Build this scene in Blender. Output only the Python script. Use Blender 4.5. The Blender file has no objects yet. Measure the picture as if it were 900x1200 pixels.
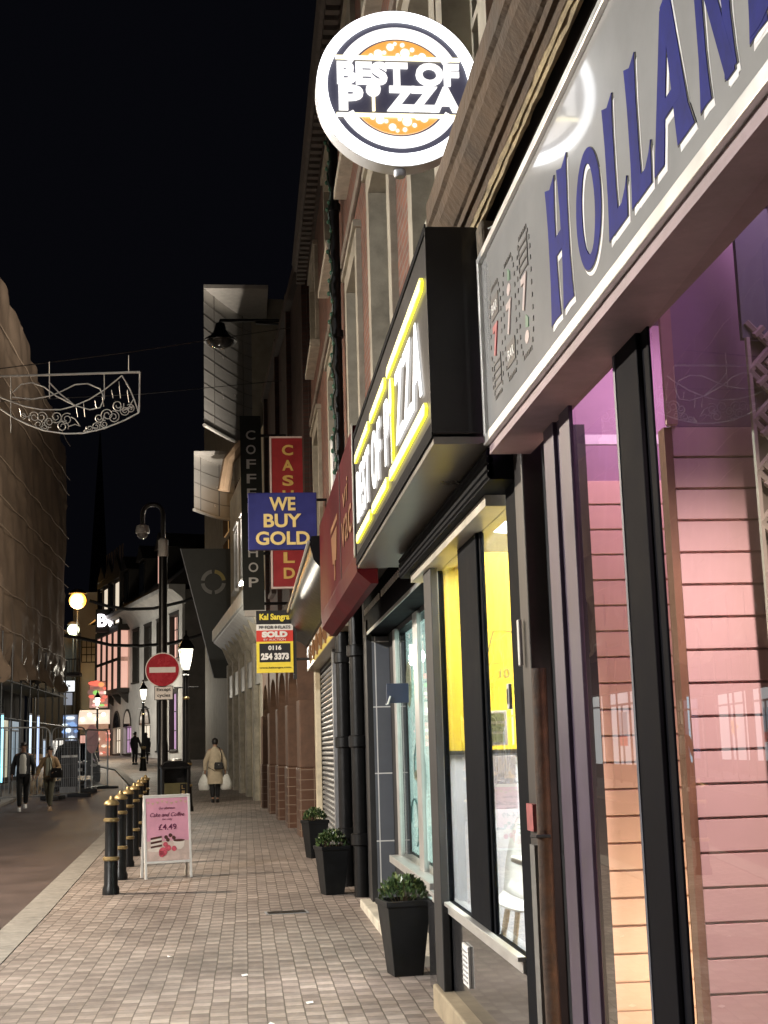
import bpy, bmesh, math, random
from mathutils import Vector, Matrix
R = math.radians
random.seed(7)
S = bpy.context.scene
COL = S.collection
# ------------------------------------------------------------------ camera
FOC = 1545.0
def nrm(v): return Vector(v).normalized()
cy = nrm((288-450, -(882-600), -FOC))
cz = Vector((205-450, 8600, -FOC)); cz = (cz - cz.dot(cy)*cy).normalized()
cx = cy.cross(cz)
RM = Matrix((cx, cy, cz))
EYE = Vector((0, 0, 1.42))
cam = bpy.data.cameras.new('camera'); camo = bpy.data.objects.new('camera', cam); COL.objects.link(camo)
camo.matrix_world = Matrix.Translation(EYE) @ RM.to_4x4()
cam.sensor_fit = 'VERTICAL'; cam.sensor_height = 36; cam.sensor_width = 27
cam.lens = FOC/1200*36; cam.clip_end = 2000; cam.clip_start = 0.05
S.camera = camo
def at(px, py, X=None, Y=None, Z=None):
    d = RM @ Vector((px-450, -(py-600), -FOC))
    i, v = (0, X) if X is not None else (1, Y) if Y is not None else (2, Z)
    return EYE + d*((v-EYE[i])/d[i])
PROF = [(-60,0),(13,0),(24,.075),(35,.18),(45,.36),(65,.80),(80,1.15),(110,1.75),(400,6)]
def G(y):
    for (a,za),(b,zb) in zip(PROF, PROF[1:]):
        if y <= b: return za+(zb-za)*(y-a)/(b-a)
    return PROF[-1][1]
# ------------------------------------------------------------------ mesh builder
class MB:
    def __init__(s): s.v=[]; s.f=[]; s.M=None
    def add(s, vs, fs):
        b=len(s.v)
        for p in vs:
            p=Vector(p); s.v.append(s.M@p if s.M else p)
        s.f += [tuple(b+i for i in f) for f in fs]; return s
    def box(s,x0,x1,y0,y1,z0,z1):
        x0,x1=sorted((x0,x1)); y0,y1=sorted((y0,y1)); z0,z1=sorted((z0,z1))
        return s.add([(x0,y0,z0),(x1,y0,z0),(x1,y1,z0),(x0,y1,z0),(x0,y0,z1),(x1,y0,z1),(x1,y1,z1),(x0,y1,z1)],
          [(3,2,1,0),(4,5,6,7),(0,1,5,4),(1,2,6,5),(2,3,7,6),(3,0,4,7)])
    def quad(s,*p): return s.add(p,[tuple(range(len(p)))])
    def prism(s,pts,plane,a,b):
        n=len(pts)
        f={'xz':lambda p,t:(p[0],t,p[1]),'yz':lambda p,t:(t,p[0],p[1]),'xy':lambda p,t:(p[0],p[1],t)}[plane]
        return s.add([f(p,a) for p in pts]+[f(p,b) for p in pts],
          [tuple(range(n)),tuple(range(2*n-1,n-1,-1))]+[(i,i+n,(i+1)%n+n,(i+1)%n) for i in range(n)])
    def loft(s,rings,cap=True,closed=True):
        n=len(rings[0]); vs=[p for r in rings for p in r]; fs=[]
        for k in range(len(rings)-1):
            for i in range(n if closed else n-1):
                fs.append((k*n+i,k*n+(i+1)%n,(k+1)*n+(i+1)%n,(k+1)*n+i))
        if cap: fs += [tuple(range(n-1,-1,-1)),tuple(range((len(rings)-1)*n,len(rings)*n))]
        return s.add(vs,fs)
    def tube(s,pts,r,n=8,cap=True,flat=1):
        pts=[Vector(p) for p in pts]; m=len(pts)
        rr=r if isinstance(r,(list,tuple)) else [r]*m
        up=None; rings=[]
        for i,p in enumerate(pts):
            t=(pts[min(i+1,m-1)]-pts[max(i-1,0)]).normalized()
            if up is None:
                up=Vector((0,0,1)) if abs(t.z)<.9 else Vector((0,1,0))
            a=(up-up.dot(t)*t).normalized(); b=t.cross(a); up=a
            rings.append([p+(a*math.cos(k*2*math.pi/n)+b*math.sin(k*2*math.pi/n)*flat)*rr[i] for k in range(n)])
        return s.loft(rings,cap)
    def lathe(s,prof,c=(0,0,0),n=16,ph=0,sq=1):
        rings=[[(c[0]+r*math.cos(ph+k*2*math.pi/n),c[1]+r*sq*math.sin(ph+k*2*math.pi/n),c[2]+z) for k in range(n)] for r,z in prof]
        return s.loft(rings)
    def ell(s,c,rx,ry,rz,n=14,m=8):
        rings=[]
        for j in range(m+1):
            t=-math.pi/2+math.pi*j/m; q=max(math.cos(t),.02)
            rings.append([(c[0]+rx*q*math.cos(k*2*math.pi/n),c[1]+ry*q*math.sin(k*2*math.pi/n),c[2]+rz*math.sin(t)) for k in range(n)])
        return s.loft(rings)
    def body(s,secs,n=16):   # secs: (cx,cy,z,rx,ry)
        return s.loft([[(a+rx*math.cos(k*2*math.pi/n),b+ry*math.sin(k*2*math.pi/n),z) for k in range(n)] for a,b,z,rx,ry in secs])
    def disc(s,c,r,n=24,plane='xz',d=.004,r0=0):
        ps=[(c[0]+r*math.cos(2*math.pi*k/n),c[1]+r*math.sin(2*math.pi*k/n)) for k in range(n)]
        return s.prism(ps,plane,c[2],c[2]+d)
    def ring(s,c,r0,r1,a0=0,a1=2*math.pi,n=32,y0=0,y1=.01):
        for k in range(n):
            t0=a0+(a1-a0)*k/n; t1=a0+(a1-a0)*(k+1)/n
            P=[(c[0]+r*math.cos(t),c[1]+r*math.sin(t)) for r,t in ((r0,t0),(r1,t0),(r1,t1),(r0,t1))]
            s.add([(x,y0,z) for x,z in P]+[(x,y1,z) for x,z in P],[(0,1,2,3),(7,6,5,4),(1,5,6,2),(3,7,4,0)])
        return s
MESHNO=[0]
def part(name, mb, m, parent=None, smooth=False, bevel=0, world=False, label=None):
    me=bpy.data.meshes.new(name)
    vs=mb.v
    if world and parent is not None:
        r=parent
        while r.parent is not None: r=r.parent
        inv=(Matrix.Translation(r.location)@r.rotation_euler.to_matrix().to_4x4()).inverted()
        vs=[inv@p for p in vs]
    me.from_pydata([tuple(p) for p in vs],[],mb.f); me.update()
    bm=bmesh.new(); bm.from_mesh(me); bmesh.ops.recalc_face_normals(bm,faces=bm.faces); bm.to_mesh(me); bm.free()
    for x in (m if isinstance(m,(list,tuple)) else [m]): me.materials.append(x)
    o=bpy.data.objects.new(name,me); COL.objects.link(o)
    if parent is not None: o.parent=parent
    if smooth:
        for p in me.polygons: p.use_smooth=True
        md=o.modifiers.new('smooth','EDGE_SPLIT'); md.split_angle=R(42)
    if bevel:
        b=o.modifiers.new('bevel','BEVEL'); b.width=bevel; b.segments=2; b.limit_method='ANGLE'; b.angle_limit=R(40)
    if label: o['label']=label
    return o
def tag(o,label,cat,group=None,kind=None):
    if label: o['label']=label
    if cat: o['category']=cat
    if group: o['group']=group
    if kind: o['kind']=kind
    return o
def thing(name,label,cat,loc=(0,0,0),rz=0,group=None):
    o=bpy.data.objects.new(name,None); COL.objects.link(o); o.empty_display_size=.2
    o.location=loc; o.rotation_euler=(0,0,rz); return tag(o,label,cat,group)
def struct(name,mb,m,smooth=False):
    o=part(name,mb,m,None,smooth); o['kind']='structure'; return o
def copy_tree(o,parent=None):
    c=o.copy(); COL.objects.link(c); c.parent=parent
    for ch in list(o.children): copy_tree(ch,c)
    return c
def place(root,loc,rz=None,label=None):
    r=copy_tree(root); r.location=loc
    if rz is not None: r.rotation_euler=(0,0,rz)
    if label: r['label']=label
    return r
# text: local x right, y up, z out
def MX(x,y,z): return Matrix(((0,0,-1,x),(-1,0,0,y),(0,1,0,z),(0,0,0,1)))   # on a wall that faces -X
def MF(x,y,z): return Matrix(((1,0,0,x),(0,0,-1,y),(0,1,0,z),(0,0,0,1)))    # on a face that looks along -Y
def text(name,s,size,m,parent,M,off=0,ext=.003,sx=1,align='CENTER',world=False,sp=1,shear=0,fit=None):
    cu=bpy.data.curves.new('t','FONT'); cu.body=s; cu.size=size; cu.align_x=align; cu.align_y='CENTER'
    cu.extrude=ext; cu.offset=off; cu.space_character=sp; cu.shear=shear; cu.resolution_u=4
    o=bpy.data.objects.new('t',cu); COL.objects.link(o)
    me=bpy.data.meshes.new_from_object(o.evaluated_get(bpy.context.evaluated_depsgraph_get()))
    bpy.data.objects.remove(o); bpy.data.curves.remove(cu)
    vs=[Vector(v.co) for v in me.vertices]; fs=[tuple(p.vertices) for p in me.polygons]
    bpy.data.meshes.remove(me)
    if fit:   # (width, height): stretch so that the ink fills it
        x0=min(v.x for v in vs);x1=max(v.x for v in vs);y0=min(v.y for v in vs);y1=max(v.y for v in vs)
        for v in vs:
            if fit[0]: v.x=((v.x-x0)/(x1-x0)-.5)*fit[0]
            if fit[1]: v.y=((v.y-y0)/(y1-y0)-.5)*fit[1]
    mb=MB(); mb.M=M@Matrix.Diagonal((sx,1,1,1)); mb.add(vs,fs)
    return part(name,mb,m,parent,world=world)
# ------------------------------------------------------------------ materials
def N(t,k,**kw):
    n=t.nodes.new(k)
    for a,b in kw.items():
        if a in n.inputs: n.inputs[a].default_value=b
        else: setattr(n,a,b)
    return n
def mat(name,col,rough=.6,metal=0,var=.25,vs=6,bump=.0,bs=40,emit=None,es=0,coat=0,spec=None,dirt=0,dirtcol=(.05,.045,.04)):
    m=bpy.data.materials.new(name); m.use_nodes=True; t=m.node_tree; b=t.nodes['Principled BSDF']; L=t.links.new
    b.inputs['Roughness'].default_value=rough; b.inputs['Metallic'].default_value=metal
    if spec is not None: b.inputs['Specular IOR Level'].default_value=spec
    if coat: b.inputs['Coat Weight'].default_value=coat; b.inputs['Coat Roughness'].default_value=.04
    tc=N(t,'ShaderNodeTexCoord')
    if var or dirt:
        nz=N(t,'ShaderNodeTexNoise',Scale=vs,Detail=5.,Roughness=.62); L(tc.outputs['Object'],nz.inputs['Vector'])
        rp=N(t,'ShaderNodeMapRange'); rp.inputs[1].default_value=.3; rp.inputs[2].default_value=.7
        rp.inputs[3].default_value=1-var; rp.inputs[4].default_value=1+var; L(nz.outputs[0],rp.inputs[0])
        mx=N(t,'ShaderNodeMix',data_type='RGBA',blend_type='MULTIPLY'); mx.inputs[0].default_value=1
        mx.inputs[6].default_value=(*col,1); L(rp.outputs[0],mx.inputs[7]); out=mx.outputs[2]
        if dirt:
            n2=N(t,'ShaderNodeTexNoise',Scale=vs*.35,Detail=8.,Roughness=.7); L(tc.outputs['Object'],n2.inputs['Vector'])
            r2=N(t,'ShaderNodeMapRange'); r2.inputs[1].default_value=.48; r2.inputs[2].default_value=.72; r2.inputs[3].default_value=0; r2.inputs[4].default_value=dirt; L(n2.outputs[0],r2.inputs[0])
            m2=N(t,'ShaderNodeMix',data_type='RGBA'); L(r2.outputs[0],m2.inputs[0]); L(out,m2.inputs[6]); m2.inputs[7].default_value=(*dirtcol,1); out=m2.outputs[2]
        L(out,b.inputs['Base Color'])
        rr=N(t,'ShaderNodeMapRange'); rr.inputs[3].default_value=max(rough-.08,.02); rr.inputs[4].default_value=min(rough+.12,1); L(nz.outputs[0],rr.inputs[0]); L(rr.outputs[0],b.inputs['Roughness'])
    else: b.inputs['Base Color'].default_value=(*col,1)
    if bump:
        n3=N(t,'ShaderNodeTexNoise',Scale=bs,Detail=4.); L(tc.outputs['Object'],n3.inputs['Vector'])
        bp=N(t,'ShaderNodeBump',Strength=bump,Distance=.01); L(n3.outputs[0],bp.inputs['Height']); L(bp.outputs[0],b.inputs['Normal'])
    if emit: b.inputs['Emission Color'].default_value=(*emit,1); b.inputs['Emission Strength'].default_value=es
    return m
def glow(name,col,s): return mat(name,(.6,.6,.6),.4,var=0,emit=col,es=s)
def glass(name,tint=(.9,.93,.92),ior=1.5,rough=0):
    m=bpy.data.materials.new(name); m.use_nodes=True; t=m.node_tree; t.nodes.clear(); L=t.links.new
    o=N(t,'ShaderNodeOutputMaterial'); mx=N(t,'ShaderNodeMixShader')
    ge=N(t,'ShaderNodeNewGeometry'); dt=N(t,'ShaderNodeVectorMath',operation='DOT_PRODUCT'); L(ge.outputs['Normal'],dt.inputs[0]); L(ge.outputs['Incoming'],dt.inputs[1])
    ab=N(t,'ShaderNodeMath',operation='ABSOLUTE'); L(dt.outputs['Value'],ab.inputs[0])
    om=N(t,'ShaderNodeMath',operation='SUBTRACT'); om.inputs[0].default_value=1; L(ab.outputs[0],om.inputs[1])
    pw=N(t,'ShaderNodeMath',operation='POWER'); pw.inputs[1].default_value=5; L(om.outputs[0],pw.inputs[0])
    fr=N(t,'ShaderNodeMath',operation='MULTIPLY_ADD'); fr.inputs[1].default_value=.96; fr.inputs[2].default_value=.04; L(pw.outputs[0],fr.inputs[0])
    tr=N(t,'ShaderNodeBsdfTransparent'); tr.inputs[0].default_value=(*tint,1)
    gl=N(t,'ShaderNodeBsdfGlossy',Roughness=rough)
    ad=N(t,'ShaderNodeMath',operation='MULTIPLY'); ad.inputs[1].default_value=1.0; ad.use_clamp=True
    L(fr.outputs[0],ad.inputs[0]); L(ad.outputs[0],mx.inputs[0]); L(tr.outputs[0],mx.inputs[1]); L(gl.outputs[0],mx.inputs[2]); L(mx.outputs[0],o.inputs[0])
    return m
def brickmat(name,c1,c2,mortar,bw=.225,bh=.075,axis='x',ms=.012,offset=.5,rough=.85,bump=.5,soot=.5):
    m=bpy.data.materials.new(name); m.use_nodes=True; t=m.node_tree; b=t.nodes['Principled BSDF']; L=t.links.new
    tc=N(t,'ShaderNodeTexCoord'); sp=N(t,'ShaderNodeSeparateXYZ'); cb=N(t,'ShaderNodeCombineXYZ'); L(tc.outputs['Object'],sp.inputs[0])
    if axis=='x': L(sp.outputs[1],cb.inputs[0]); L(sp.outputs[2],cb.inputs[1])
    elif axis=='y': L(sp.outputs[0],cb.inputs[0]); L(sp.outputs[2],cb.inputs[1])
    else: L(sp.outputs[1],cb.inputs[0]); L(sp.outputs[0],cb.inputs[1])
    k=N(t,'ShaderNodeTexBrick',offset=offset); L(cb.outputs[0],k.inputs['Vector'])
    k.inputs['Color1'].default_value=(*c1,1); k.inputs['Color2'].default_value=(*c2,1); k.inputs['Mortar'].default_value=(*mortar,1)
    k.inputs['Scale'].default_value=1; k.inputs['Mortar Size'].default_value=ms; k.inputs['Mortar Smooth'].default_value=.3
    k.inputs['Brick Width'].default_value=bw; k.inputs['Row Height'].default_value=bh
    nz=N(t,'ShaderNodeTexNoise',Scale=1.3,Detail=8.,Roughness=.7); L(tc.outputs['Object'],nz.inputs['Vector'])
    rp=N(t,'ShaderNodeMapRange'); rp.inputs[1].default_value=.3; rp.inputs[2].default_value=.7; rp.inputs[3].default_value=1-soot; rp.inputs[4].default_value=1.15; L(nz.outputs[0],rp.inputs[0])
    mx=N(t,'ShaderNodeMix',data_type='RGBA',blend_type='MULTIPLY'); mx.inputs[0].default_value=1; L(k.outputs[0],mx.inputs[6]); L(rp.outputs[0],mx.inputs[7]); L(mx.outputs[2],b.inputs['Base Color'])
    b.inputs['Roughness'].default_value=rough
    n3=N(t,'ShaderNodeTexNoise',Scale=60.,Detail=3.); L(tc.outputs['Object'],n3.inputs['Vector'])
    sb=N(t,'ShaderNodeMath',operation='MULTIPLY_ADD'); sb.inputs[1].default_value=.25; L(n3.outputs[0],sb.inputs[0])
    iv=N(t,'ShaderNodeMath',operation='SUBTRACT'); iv.inputs[0].default_value=1; L(k.outputs['Fac'],iv.inputs[1]); L(iv.outputs[0],sb.inputs[2])
    bp=N(t,'ShaderNodeBump',Strength=bump,Distance=.008); L(sb.outputs[0],bp.inputs['Height']); L(bp.outputs[0],b.inputs['Normal'])
    return m
def pavemat():
    m=bpy.data.materials.new('block_paving'); m.use_nodes=True; t=m.node_tree; b=t.nodes['Principled BSDF']; L=t.links.new
    tc=N(t,'ShaderNodeTexCoord'); nv=N(t,'ShaderNodeTexNoise',Scale=1.2,Detail=2.); L(tc.outputs['Object'],nv.inputs['Vector'])
    wv=N(t,'ShaderNodeMix',data_type='RGBA',blend_type='LINEAR_LIGHT'); wv.inputs[0].default_value=.012; L(tc.outputs['Object'],wv.inputs[6]); L(nv.outputs[1],wv.inputs[7])
    sp=N(t,'ShaderNodeSeparateXYZ'); L(wv.outputs[2],sp.inputs[0]); cb=N(t,'ShaderNodeCombineXYZ'); L(sp.outputs[1],cb.inputs[0]); L(sp.outputs[0],cb.inputs[1])
    k=N(t,'ShaderNodeTexBrick',offset=.5); L(cb.outputs[0],k.inputs['Vector'])
    k.inputs['Color1'].default_value=(.36,.305,.268,1); k.inputs['Color2'].default_value=(.245,.20,.175,1); k.inputs['Mortar'].default_value=(.13,.105,.085,1)
    for a,v in (('Scale',1),('Mortar Size',.0045),('Mortar Smooth',.25),('Brick Width',.21),('Row Height',.105)): k.inputs[a].default_value=v
    def M(op,a,bv=None,cv=None):
        n=N(t,'ShaderNodeMath',operation=op)
        for i,x in enumerate((a,bv,cv)):
            if x is None: continue
            if isinstance(x,(int,float)): n.inputs[i].default_value=x
            else: L(x,n.inputs[i])
        return n.outputs[0]
    row=M('FLOOR',M('DIVIDE',sp.outputs[0],.105)); half=M('MULTIPLY',M('FLOORED_MODULO',row,2),.5)
    fr=M('FRACT',M('ADD',M('DIVIDE',sp.outputs[1],.21),half))
    dk=N(t,'ShaderNodeMapRange',interpolation_type='SMOOTHSTEP'); L(fr,dk.inputs[0]); dk.inputs[1].default_value=.46; dk.inputs[2].default_value=.56; dk.inputs[3].default_value=.74; dk.inputs[4].default_value=1.05
    nz=N(t,'ShaderNodeTexNoise',Scale=.9,Detail=9.,Roughness=.7); L(tc.outputs['Object'],nz.inputs['Vector'])
    rp=N(t,'ShaderNodeMapRange'); L(nz.outputs[0],rp.inputs[0]); rp.inputs[1].default_value=.32; rp.inputs[2].default_value=.68; rp.inputs[3].default_value=.5; rp.inputs[4].default_value=1.18
    n2=N(t,'ShaderNodeTexNoise',Scale=14.,Detail=6.,Roughness=.7); L(tc.outputs['Object'],n2.inputs['Vector'])
    r2=N(t,'ShaderNodeMapRange'); L(n2.outputs[0],r2.inputs[0]); r2.inputs[1].default_value=.3; r2.inputs[2].default_value=.7; r2.inputs[3].default_value=.8; r2.inputs[4].default_value=1.12
    f=M('MULTIPLY',M('MULTIPLY',rp.outputs[0],r2.outputs[0]),dk.outputs[0])
    # chewing-gum spots
    vo=N(t,'ShaderNodeTexVoronoi',Scale=2.3); L(tc.outputs['Object'],vo.inputs['Vector'])
    gs=N(t,'ShaderNodeMapRange'); L(vo.outputs['Distance'],gs.inputs[0]); gs.inputs[1].default_value=.03; gs.inputs[2].default_value=.045; gs.inputs[3].default_value=.5; gs.inputs[4].default_value=0
    mx=N(t,'ShaderNodeMix',data_type='RGBA',blend_type='MULTIPLY'); mx.inputs[0].default_value=1; L(k.outputs[0],mx.inputs[6]); L(f,mx.inputs[7])
    m2=N(t,'ShaderNodeMix',data_type='RGBA'); L(gs.outputs[0],m2.inputs[0]); L(mx.outputs[2],m2.inputs[6]); m2.inputs[7].default_value=(.12,.11,.10,1)
    L(m2.outputs[2],b.inputs['Base Color']); b.inputs['Roughness'].default_value=.62
    iv=M('SUBTRACT',1,k.outputs['Fac']); h=M('MULTIPLY_ADD',n2.outputs[0],.35,iv)
    bp=N(t,'ShaderNodeBump',Strength=.55,Distance=.006); L(h,bp.inputs['Height']); L(bp.outputs[0],b.inputs['Normal'])
    return m
def tilemat(name,c,grout,w,h,axis='y',rough=.3): return brickmat(name,c,tuple(x*.9 for x in c),grout,bw=w,bh=h,axis=axis,ms=.006,offset=0,rough=rough,bump=.2,soot=.15)
black=mat('black_gloss_paint',(.008,.008,.009),.32,var=.3,vs=9,bump=.05,bs=90,spec=.3)
blackm=mat('black_matt_paint',(.014,.014,.015),.55,var=.3)
iron=mat('cast_iron_paint',(.006,.006,.0065),.34,var=.3,vs=12,bump=.1,bs=45,spec=.35)
gold=mat('worn_gold_paint',(.33,.24,.11),.38,.55,var=.35,vs=20)
white=mat('white_paint',(.75,.75,.73),.5,var=.1,dirt=.25)
cream=mat('cream_paint',(.62,.56,.42),.6,var=.14,dirt=.35,bump=.08)
stone=mat('pale_stone',(.5,.46,.38),.8,var=.22,dirt=.4,bump=.2)
grey=mat('grey_metal',(.32,.33,.35),.4,.4,var=.15)
galv=mat('galvanised_steel',(.42,.43,.44),.38,.8,var=.2,vs=20)
alum=mat('aluminium_frame',(.62,.62,.6),.35,.7,var=.1)
pane=glass('window_glass'); darkpane=mat('dark_window',(.02,.022,.025),.05,var=.2,spec=.6)
greyglass=mat('dim_window_glass',(.10,.10,.09),.12,var=.3,vs=2,spec=.6)
# ------------------------------------------------------------------ ground
def kx(y):
    P=[(-60,-.2),(0,-1.65),(12,-2.08),(24.5,-2.53),(35,-2.95),(45,-3.7),(65,-6.2),(85,-11),(120,-24)]
    for (a,za),(b,zb) in zip(P,P[1:]):
        if y<=b: return za+(zb-za)*(y-a)/(b-a)
    return P[-1][1]
def lx(y):
    P=[(-60,-5.6),(0,-5.6),(30,-6.2),(45,-7.0),(65,-10.5),(85,-16),(120,-30)]
    for (a,za),(b,zb) in zip(P,P[1:]):
        if y<=b: return za+(zb-za)*(y-a)/(b-a)
    return P[-1][1]
asphalt=mat('brown_red_asphalt',(.07,.05,.045),.55,var=.35,vs=1.1,bump=.5,bs=160,dirt=.35,dirtcol=(.035,.03,.028))
earth=mat('dark_ground',(.04,.04,.04),.9,var=.2)
kerbm=mat('granite_kerb',(.23,.215,.19),.75,var=.25,vs=10,bump=.3,bs=70,dirt=.4)
pave=pavemat()
def strip(fa,fb,y0,y1,dz,n=140):
    mb=MB(); ys=[y0+(y1-y0)*i/n for i in range(n+1)]
    mb.v=[Vector((f(y),y,G(y)+dz)) for y in ys for f in (fa,fb)]
    mb.f=[(2*i,2*i+1,2*i+3,2*i+2) for i in range(n)]; return mb
struct('ground',strip(lambda y:-250,lambda y:250,-60,400,-.075),earth)
struct('road',strip(lx,kx,-20,118,-.055),asphalt)
struct('pavement',strip(lambda y:kx(y)+.28,lambda y:7,-12,118,0),pave)
struct('far_pavement',strip(lambda y:lx(y)-6,lambda y:lx(y)-.25,-12,118,-.01),mat('grey_paving',(.16,.145,.13),.7,var=.25,vs=3,bump=.2))
def kerb(name,f,w,y0,y1,m,dz=0):
    mb=MB(); y=y0
    while y<y1:
        e=y+.9; a,b=f(y),f(e-.012)
        mb.add([(a,y,G(y)-.1),(a+w,y,G(y)-.1),(b+w,e-.012,G(e)-.1),(b,e-.012,G(e)-.1),(a,y,G(y)+dz),(a+w,y,G(y)+dz),(b+w,e-.012,G(e)+dz),(b,e-.012,G(e)+dz)],
          [(4,5,6,7),(0,1,5,4),(1,2,6,5),(2,3,7,6),(3,0,4,7)]); y=e
    struct(name,mb,m)
kerb('kerb',kx,.275,-10,80,kerbm,.006)
kerb('far_kerb',lambda y:lx(y)-.25,.25,-10,80,kerbm,.006)
t=thing('drain_cover','dark iron drain cover set in the road against the kerb','drain cover',(-2.36,12.2,-.055))
mb=MB(); mb.box(-.2,.2,-.2,.2,0,.012); part('frame',mb,iron,t,bevel=.003)
mb=MB()
for i in range(6): mb.box(-.17,.17,-.165+i*.058,-.13+i*.058,.012,.02)
part('grate',mb,blackm,t)

t=thing('access_cover','small dark metal access cover set in the paving near the planters','access cover',(.35,12.3,0),R(5))
part('plate',MB().box(-.17,.17,-.09,.09,-.02,.006),iron,t,bevel=.003); part('frame',MB().box(-.19,.19,-.11,.11,-.03,.004),grey,t)
for k,(x,y,r_) in enumerate(((-.02,8.95,20),(.12,7.35,70),(-.55,9.9,120),(.35,7.9,10))):
    t=thing('litter_scrap',('crumpled white paper scrap on the paving near the shop step','small white scrap of paper at the bottom edge of the paving','torn pale scrap lying on the open paving','tiny folded white scrap beside the planter')[k],'litter',(x,y,.004),R(r_))
    part('paper',MB().add([(-.02,-.012,0),(.018,-.015,.003),(.022,.012,.010),(0,.016,.002),(-.022,.01,.008)],[(0,1,2,3,4)]),white,t)
# ------------------------------------------------------------------ walls with openings (local frame: -x is the street, y runs along)
def holed(mb,x,y0,y1,z0,z1,holes,depth=.12):
    ys=sorted({y0,y1,*[h[0] for h in holes],*[h[1] for h in holes]}); zs=sorted({z0,z1,*[h[2] for h in holes],*[h[3] for h in holes]})
    for a,b in zip(ys,ys[1:]):
        for c,d in zip(zs,zs[1:]):
            my,mz=(a+b)/2,(c+d)/2
            if any(h[0]<my<h[1] and h[2]<mz<h[3] for h in holes): continue
            mb.quad((x,a,c),(x,b,c),(x,b,d),(x,a,d))
    for a,b,c,d in holes:
        X=x+depth
        mb.quad((x,a,c),(x,a,d),(X,a,d),(X,a,c)); mb.quad((x,b,c),(x,b,d),(X,b,d),(X,b,c))
        mb.quad((x,a,c),(x,b,c),(X,b,c),(X,a,c)); mb.quad((x,a,d),(x,b,d),(X,b,d),(X,a,d))
def sash(root,x,y0,y1,z0,z1,fm,gm,surround=.12,proud=.05,bars=(1,1),sill=True,depth=.12,name='window',world=True,sm=None):
    """a window part: surround + sash bars, with pane and sill as sub-parts"""
    mb=MB(); s=surround; X=x-proud
    if s:
        mb.box(X,x+depth-.01,y0-s,y0+.025,z0-.02,z1+s); mb.box(X,x+depth-.01,y1-.025,y1+s,z0-.02,z1+s)
        mb.box(X,x+depth-.01,y0+.025,y1-.025,z1-.025,z1+s)
        mb.box(X-.03,x,y0-s-.04,y1+s+.04,z1+s,z1+s+.07)
    b=.05; gx=x+depth-.05
    mb.box(gx,gx+.05,y0+.025,y0+.025+b,z0,z1-.025); mb.box(gx,gx+.05,y1-.025-b,y1-.025,z0,z1-.025)
    mb.box(gx,gx+.05,y0+.025+b,y1-.025-b,z0,z0+b); mb.box(gx,gx+.05,y0+.025+b,y1-.025-b,z1-.025-b,z1-.025)
    for i in range(bars[0]):
        zz=z0+(z1-z0)*(i+1)/(bars[0]+1); mb.box(gx-.01,gx+.04,y0+.025+b,y1-.025-b,zz-.025,zz+.025)
    for i in range(bars[1]):
        yy=y0+(y1-y0)*(i+1)/(bars[1]+1); mb.box(gx+.002,gx+.035,yy-.012,yy+.012,z0+b,z1-.025-b)
    w=part(name,mb,fm,root,world=world)
    g=MB(); g.quad((gx+.045,y0,z0),(gx+.045,y1,z0),(gx+.045,y1,z1),(gx+.045,y0,z1)); part('pane',g,gm,w,world=world)
    if sill:
        g=MB(); g.box(x-proud-.09,x+depth-.06,y0-s-.06,y1+s+.06,z0-.12,z0-.02); part('sill',g,sm or fm,w,world=world,bevel=.008)
    return w
# ------------------------------------------------------------------ near brick building, upper floors over the shops
rb=brickmat('red_brick',(.21,.08,.048),(.13,.05,.032),(.16,.13,.11),soot=.45)
db=brickmat('dark_brick',(.075,.034,.027),(.05,.024,.02),(.05,.04,.035),soot=.5)
bA=thing('brick_building','red brick building with tall cream sash windows above the lit pizza sign','building',(1.15,5,0))
F1=[(5.5,6.55,4.3,6.2),(6.95,8.0,4.3,6.2),(9.35,10.75,3.95,6.2),(12.15,13.3,3.95,6.2),(15.15,16.5,4.0,6.15),(19.0,20.4,4.0,6.2)]
scream=mat('sooty_cream',(.33,.30,.24),.7,var=.15,dirt=.5,bump=.1)
F2=[(a,b,7.45,8.75) for a,b,_,_ in F1]
mb=MB(); holed(mb,1.15,4.9,21.5,3.3,9.35,F1+F2,.16)
mb.quad((1.15,4.9,3.3),(6,4.9,3.3),(6,4.9,9.35),(1.15,4.9,9.35)); mb.quad((1.15,21.5,3.3),(6,21.5,3.3),(6,21.5,9.35),(1.15,21.5,9.35))
mb.box(1.32,6,4.95,21.45,3.32,9.3)
part('wall',mb,rb,bA,world=True)
for i,(a,b,c,d) in enumerate(F1+F2):
    sash(bA,1.15,a,b,c,d,scream,greyglass,.17,.05,(1,1 if i<6 else 1),depth=.16,sm=stone)
mb=MB(); mb.prism([(1.15,9.35),(1.05,9.35),(1.02,9.45),(.9,9.5),(.86,9.62),(1.0,9.68),(6,9.9),(6,9.35)],'xz',4.9,21.5)
y=5.0
while y<21.4: mb.box(.93,1.08,y,y+.1,9.27,9.4); y+=.2
part('cornice',mb,mat('sooty_cornice',(.10,.085,.075),.8,var=.3),bA,world=True)
mb=MB(); mb.box(1.1,1.15,4.9,21.5,3.72,3.86); mb.box(1.11,1.15,4.9,21.5,6.75,6.87); part('string_course',mb,mat('sooty_stone',(.2,.17,.14),.8,var=.3),bA,world=True,bevel=.01)
mb=MB(); mb.tube([(1.06,14.15,9.3),(1.06,14.15,3.9)],.055,10)
for z in (4.5,6,7.5,9): mb.tube([(1.06,14.15,z-.04),(1.06,14.15,z+.04)],.075,10)
part('drainpipe',mb,black,bA,world=True,smooth=True)
mb=MB(); mb.box(1.0,1.15,14.55,14.85,4.35,4.95); part('alarm_box',mb,white,bA,world=True,bevel=.01)
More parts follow.
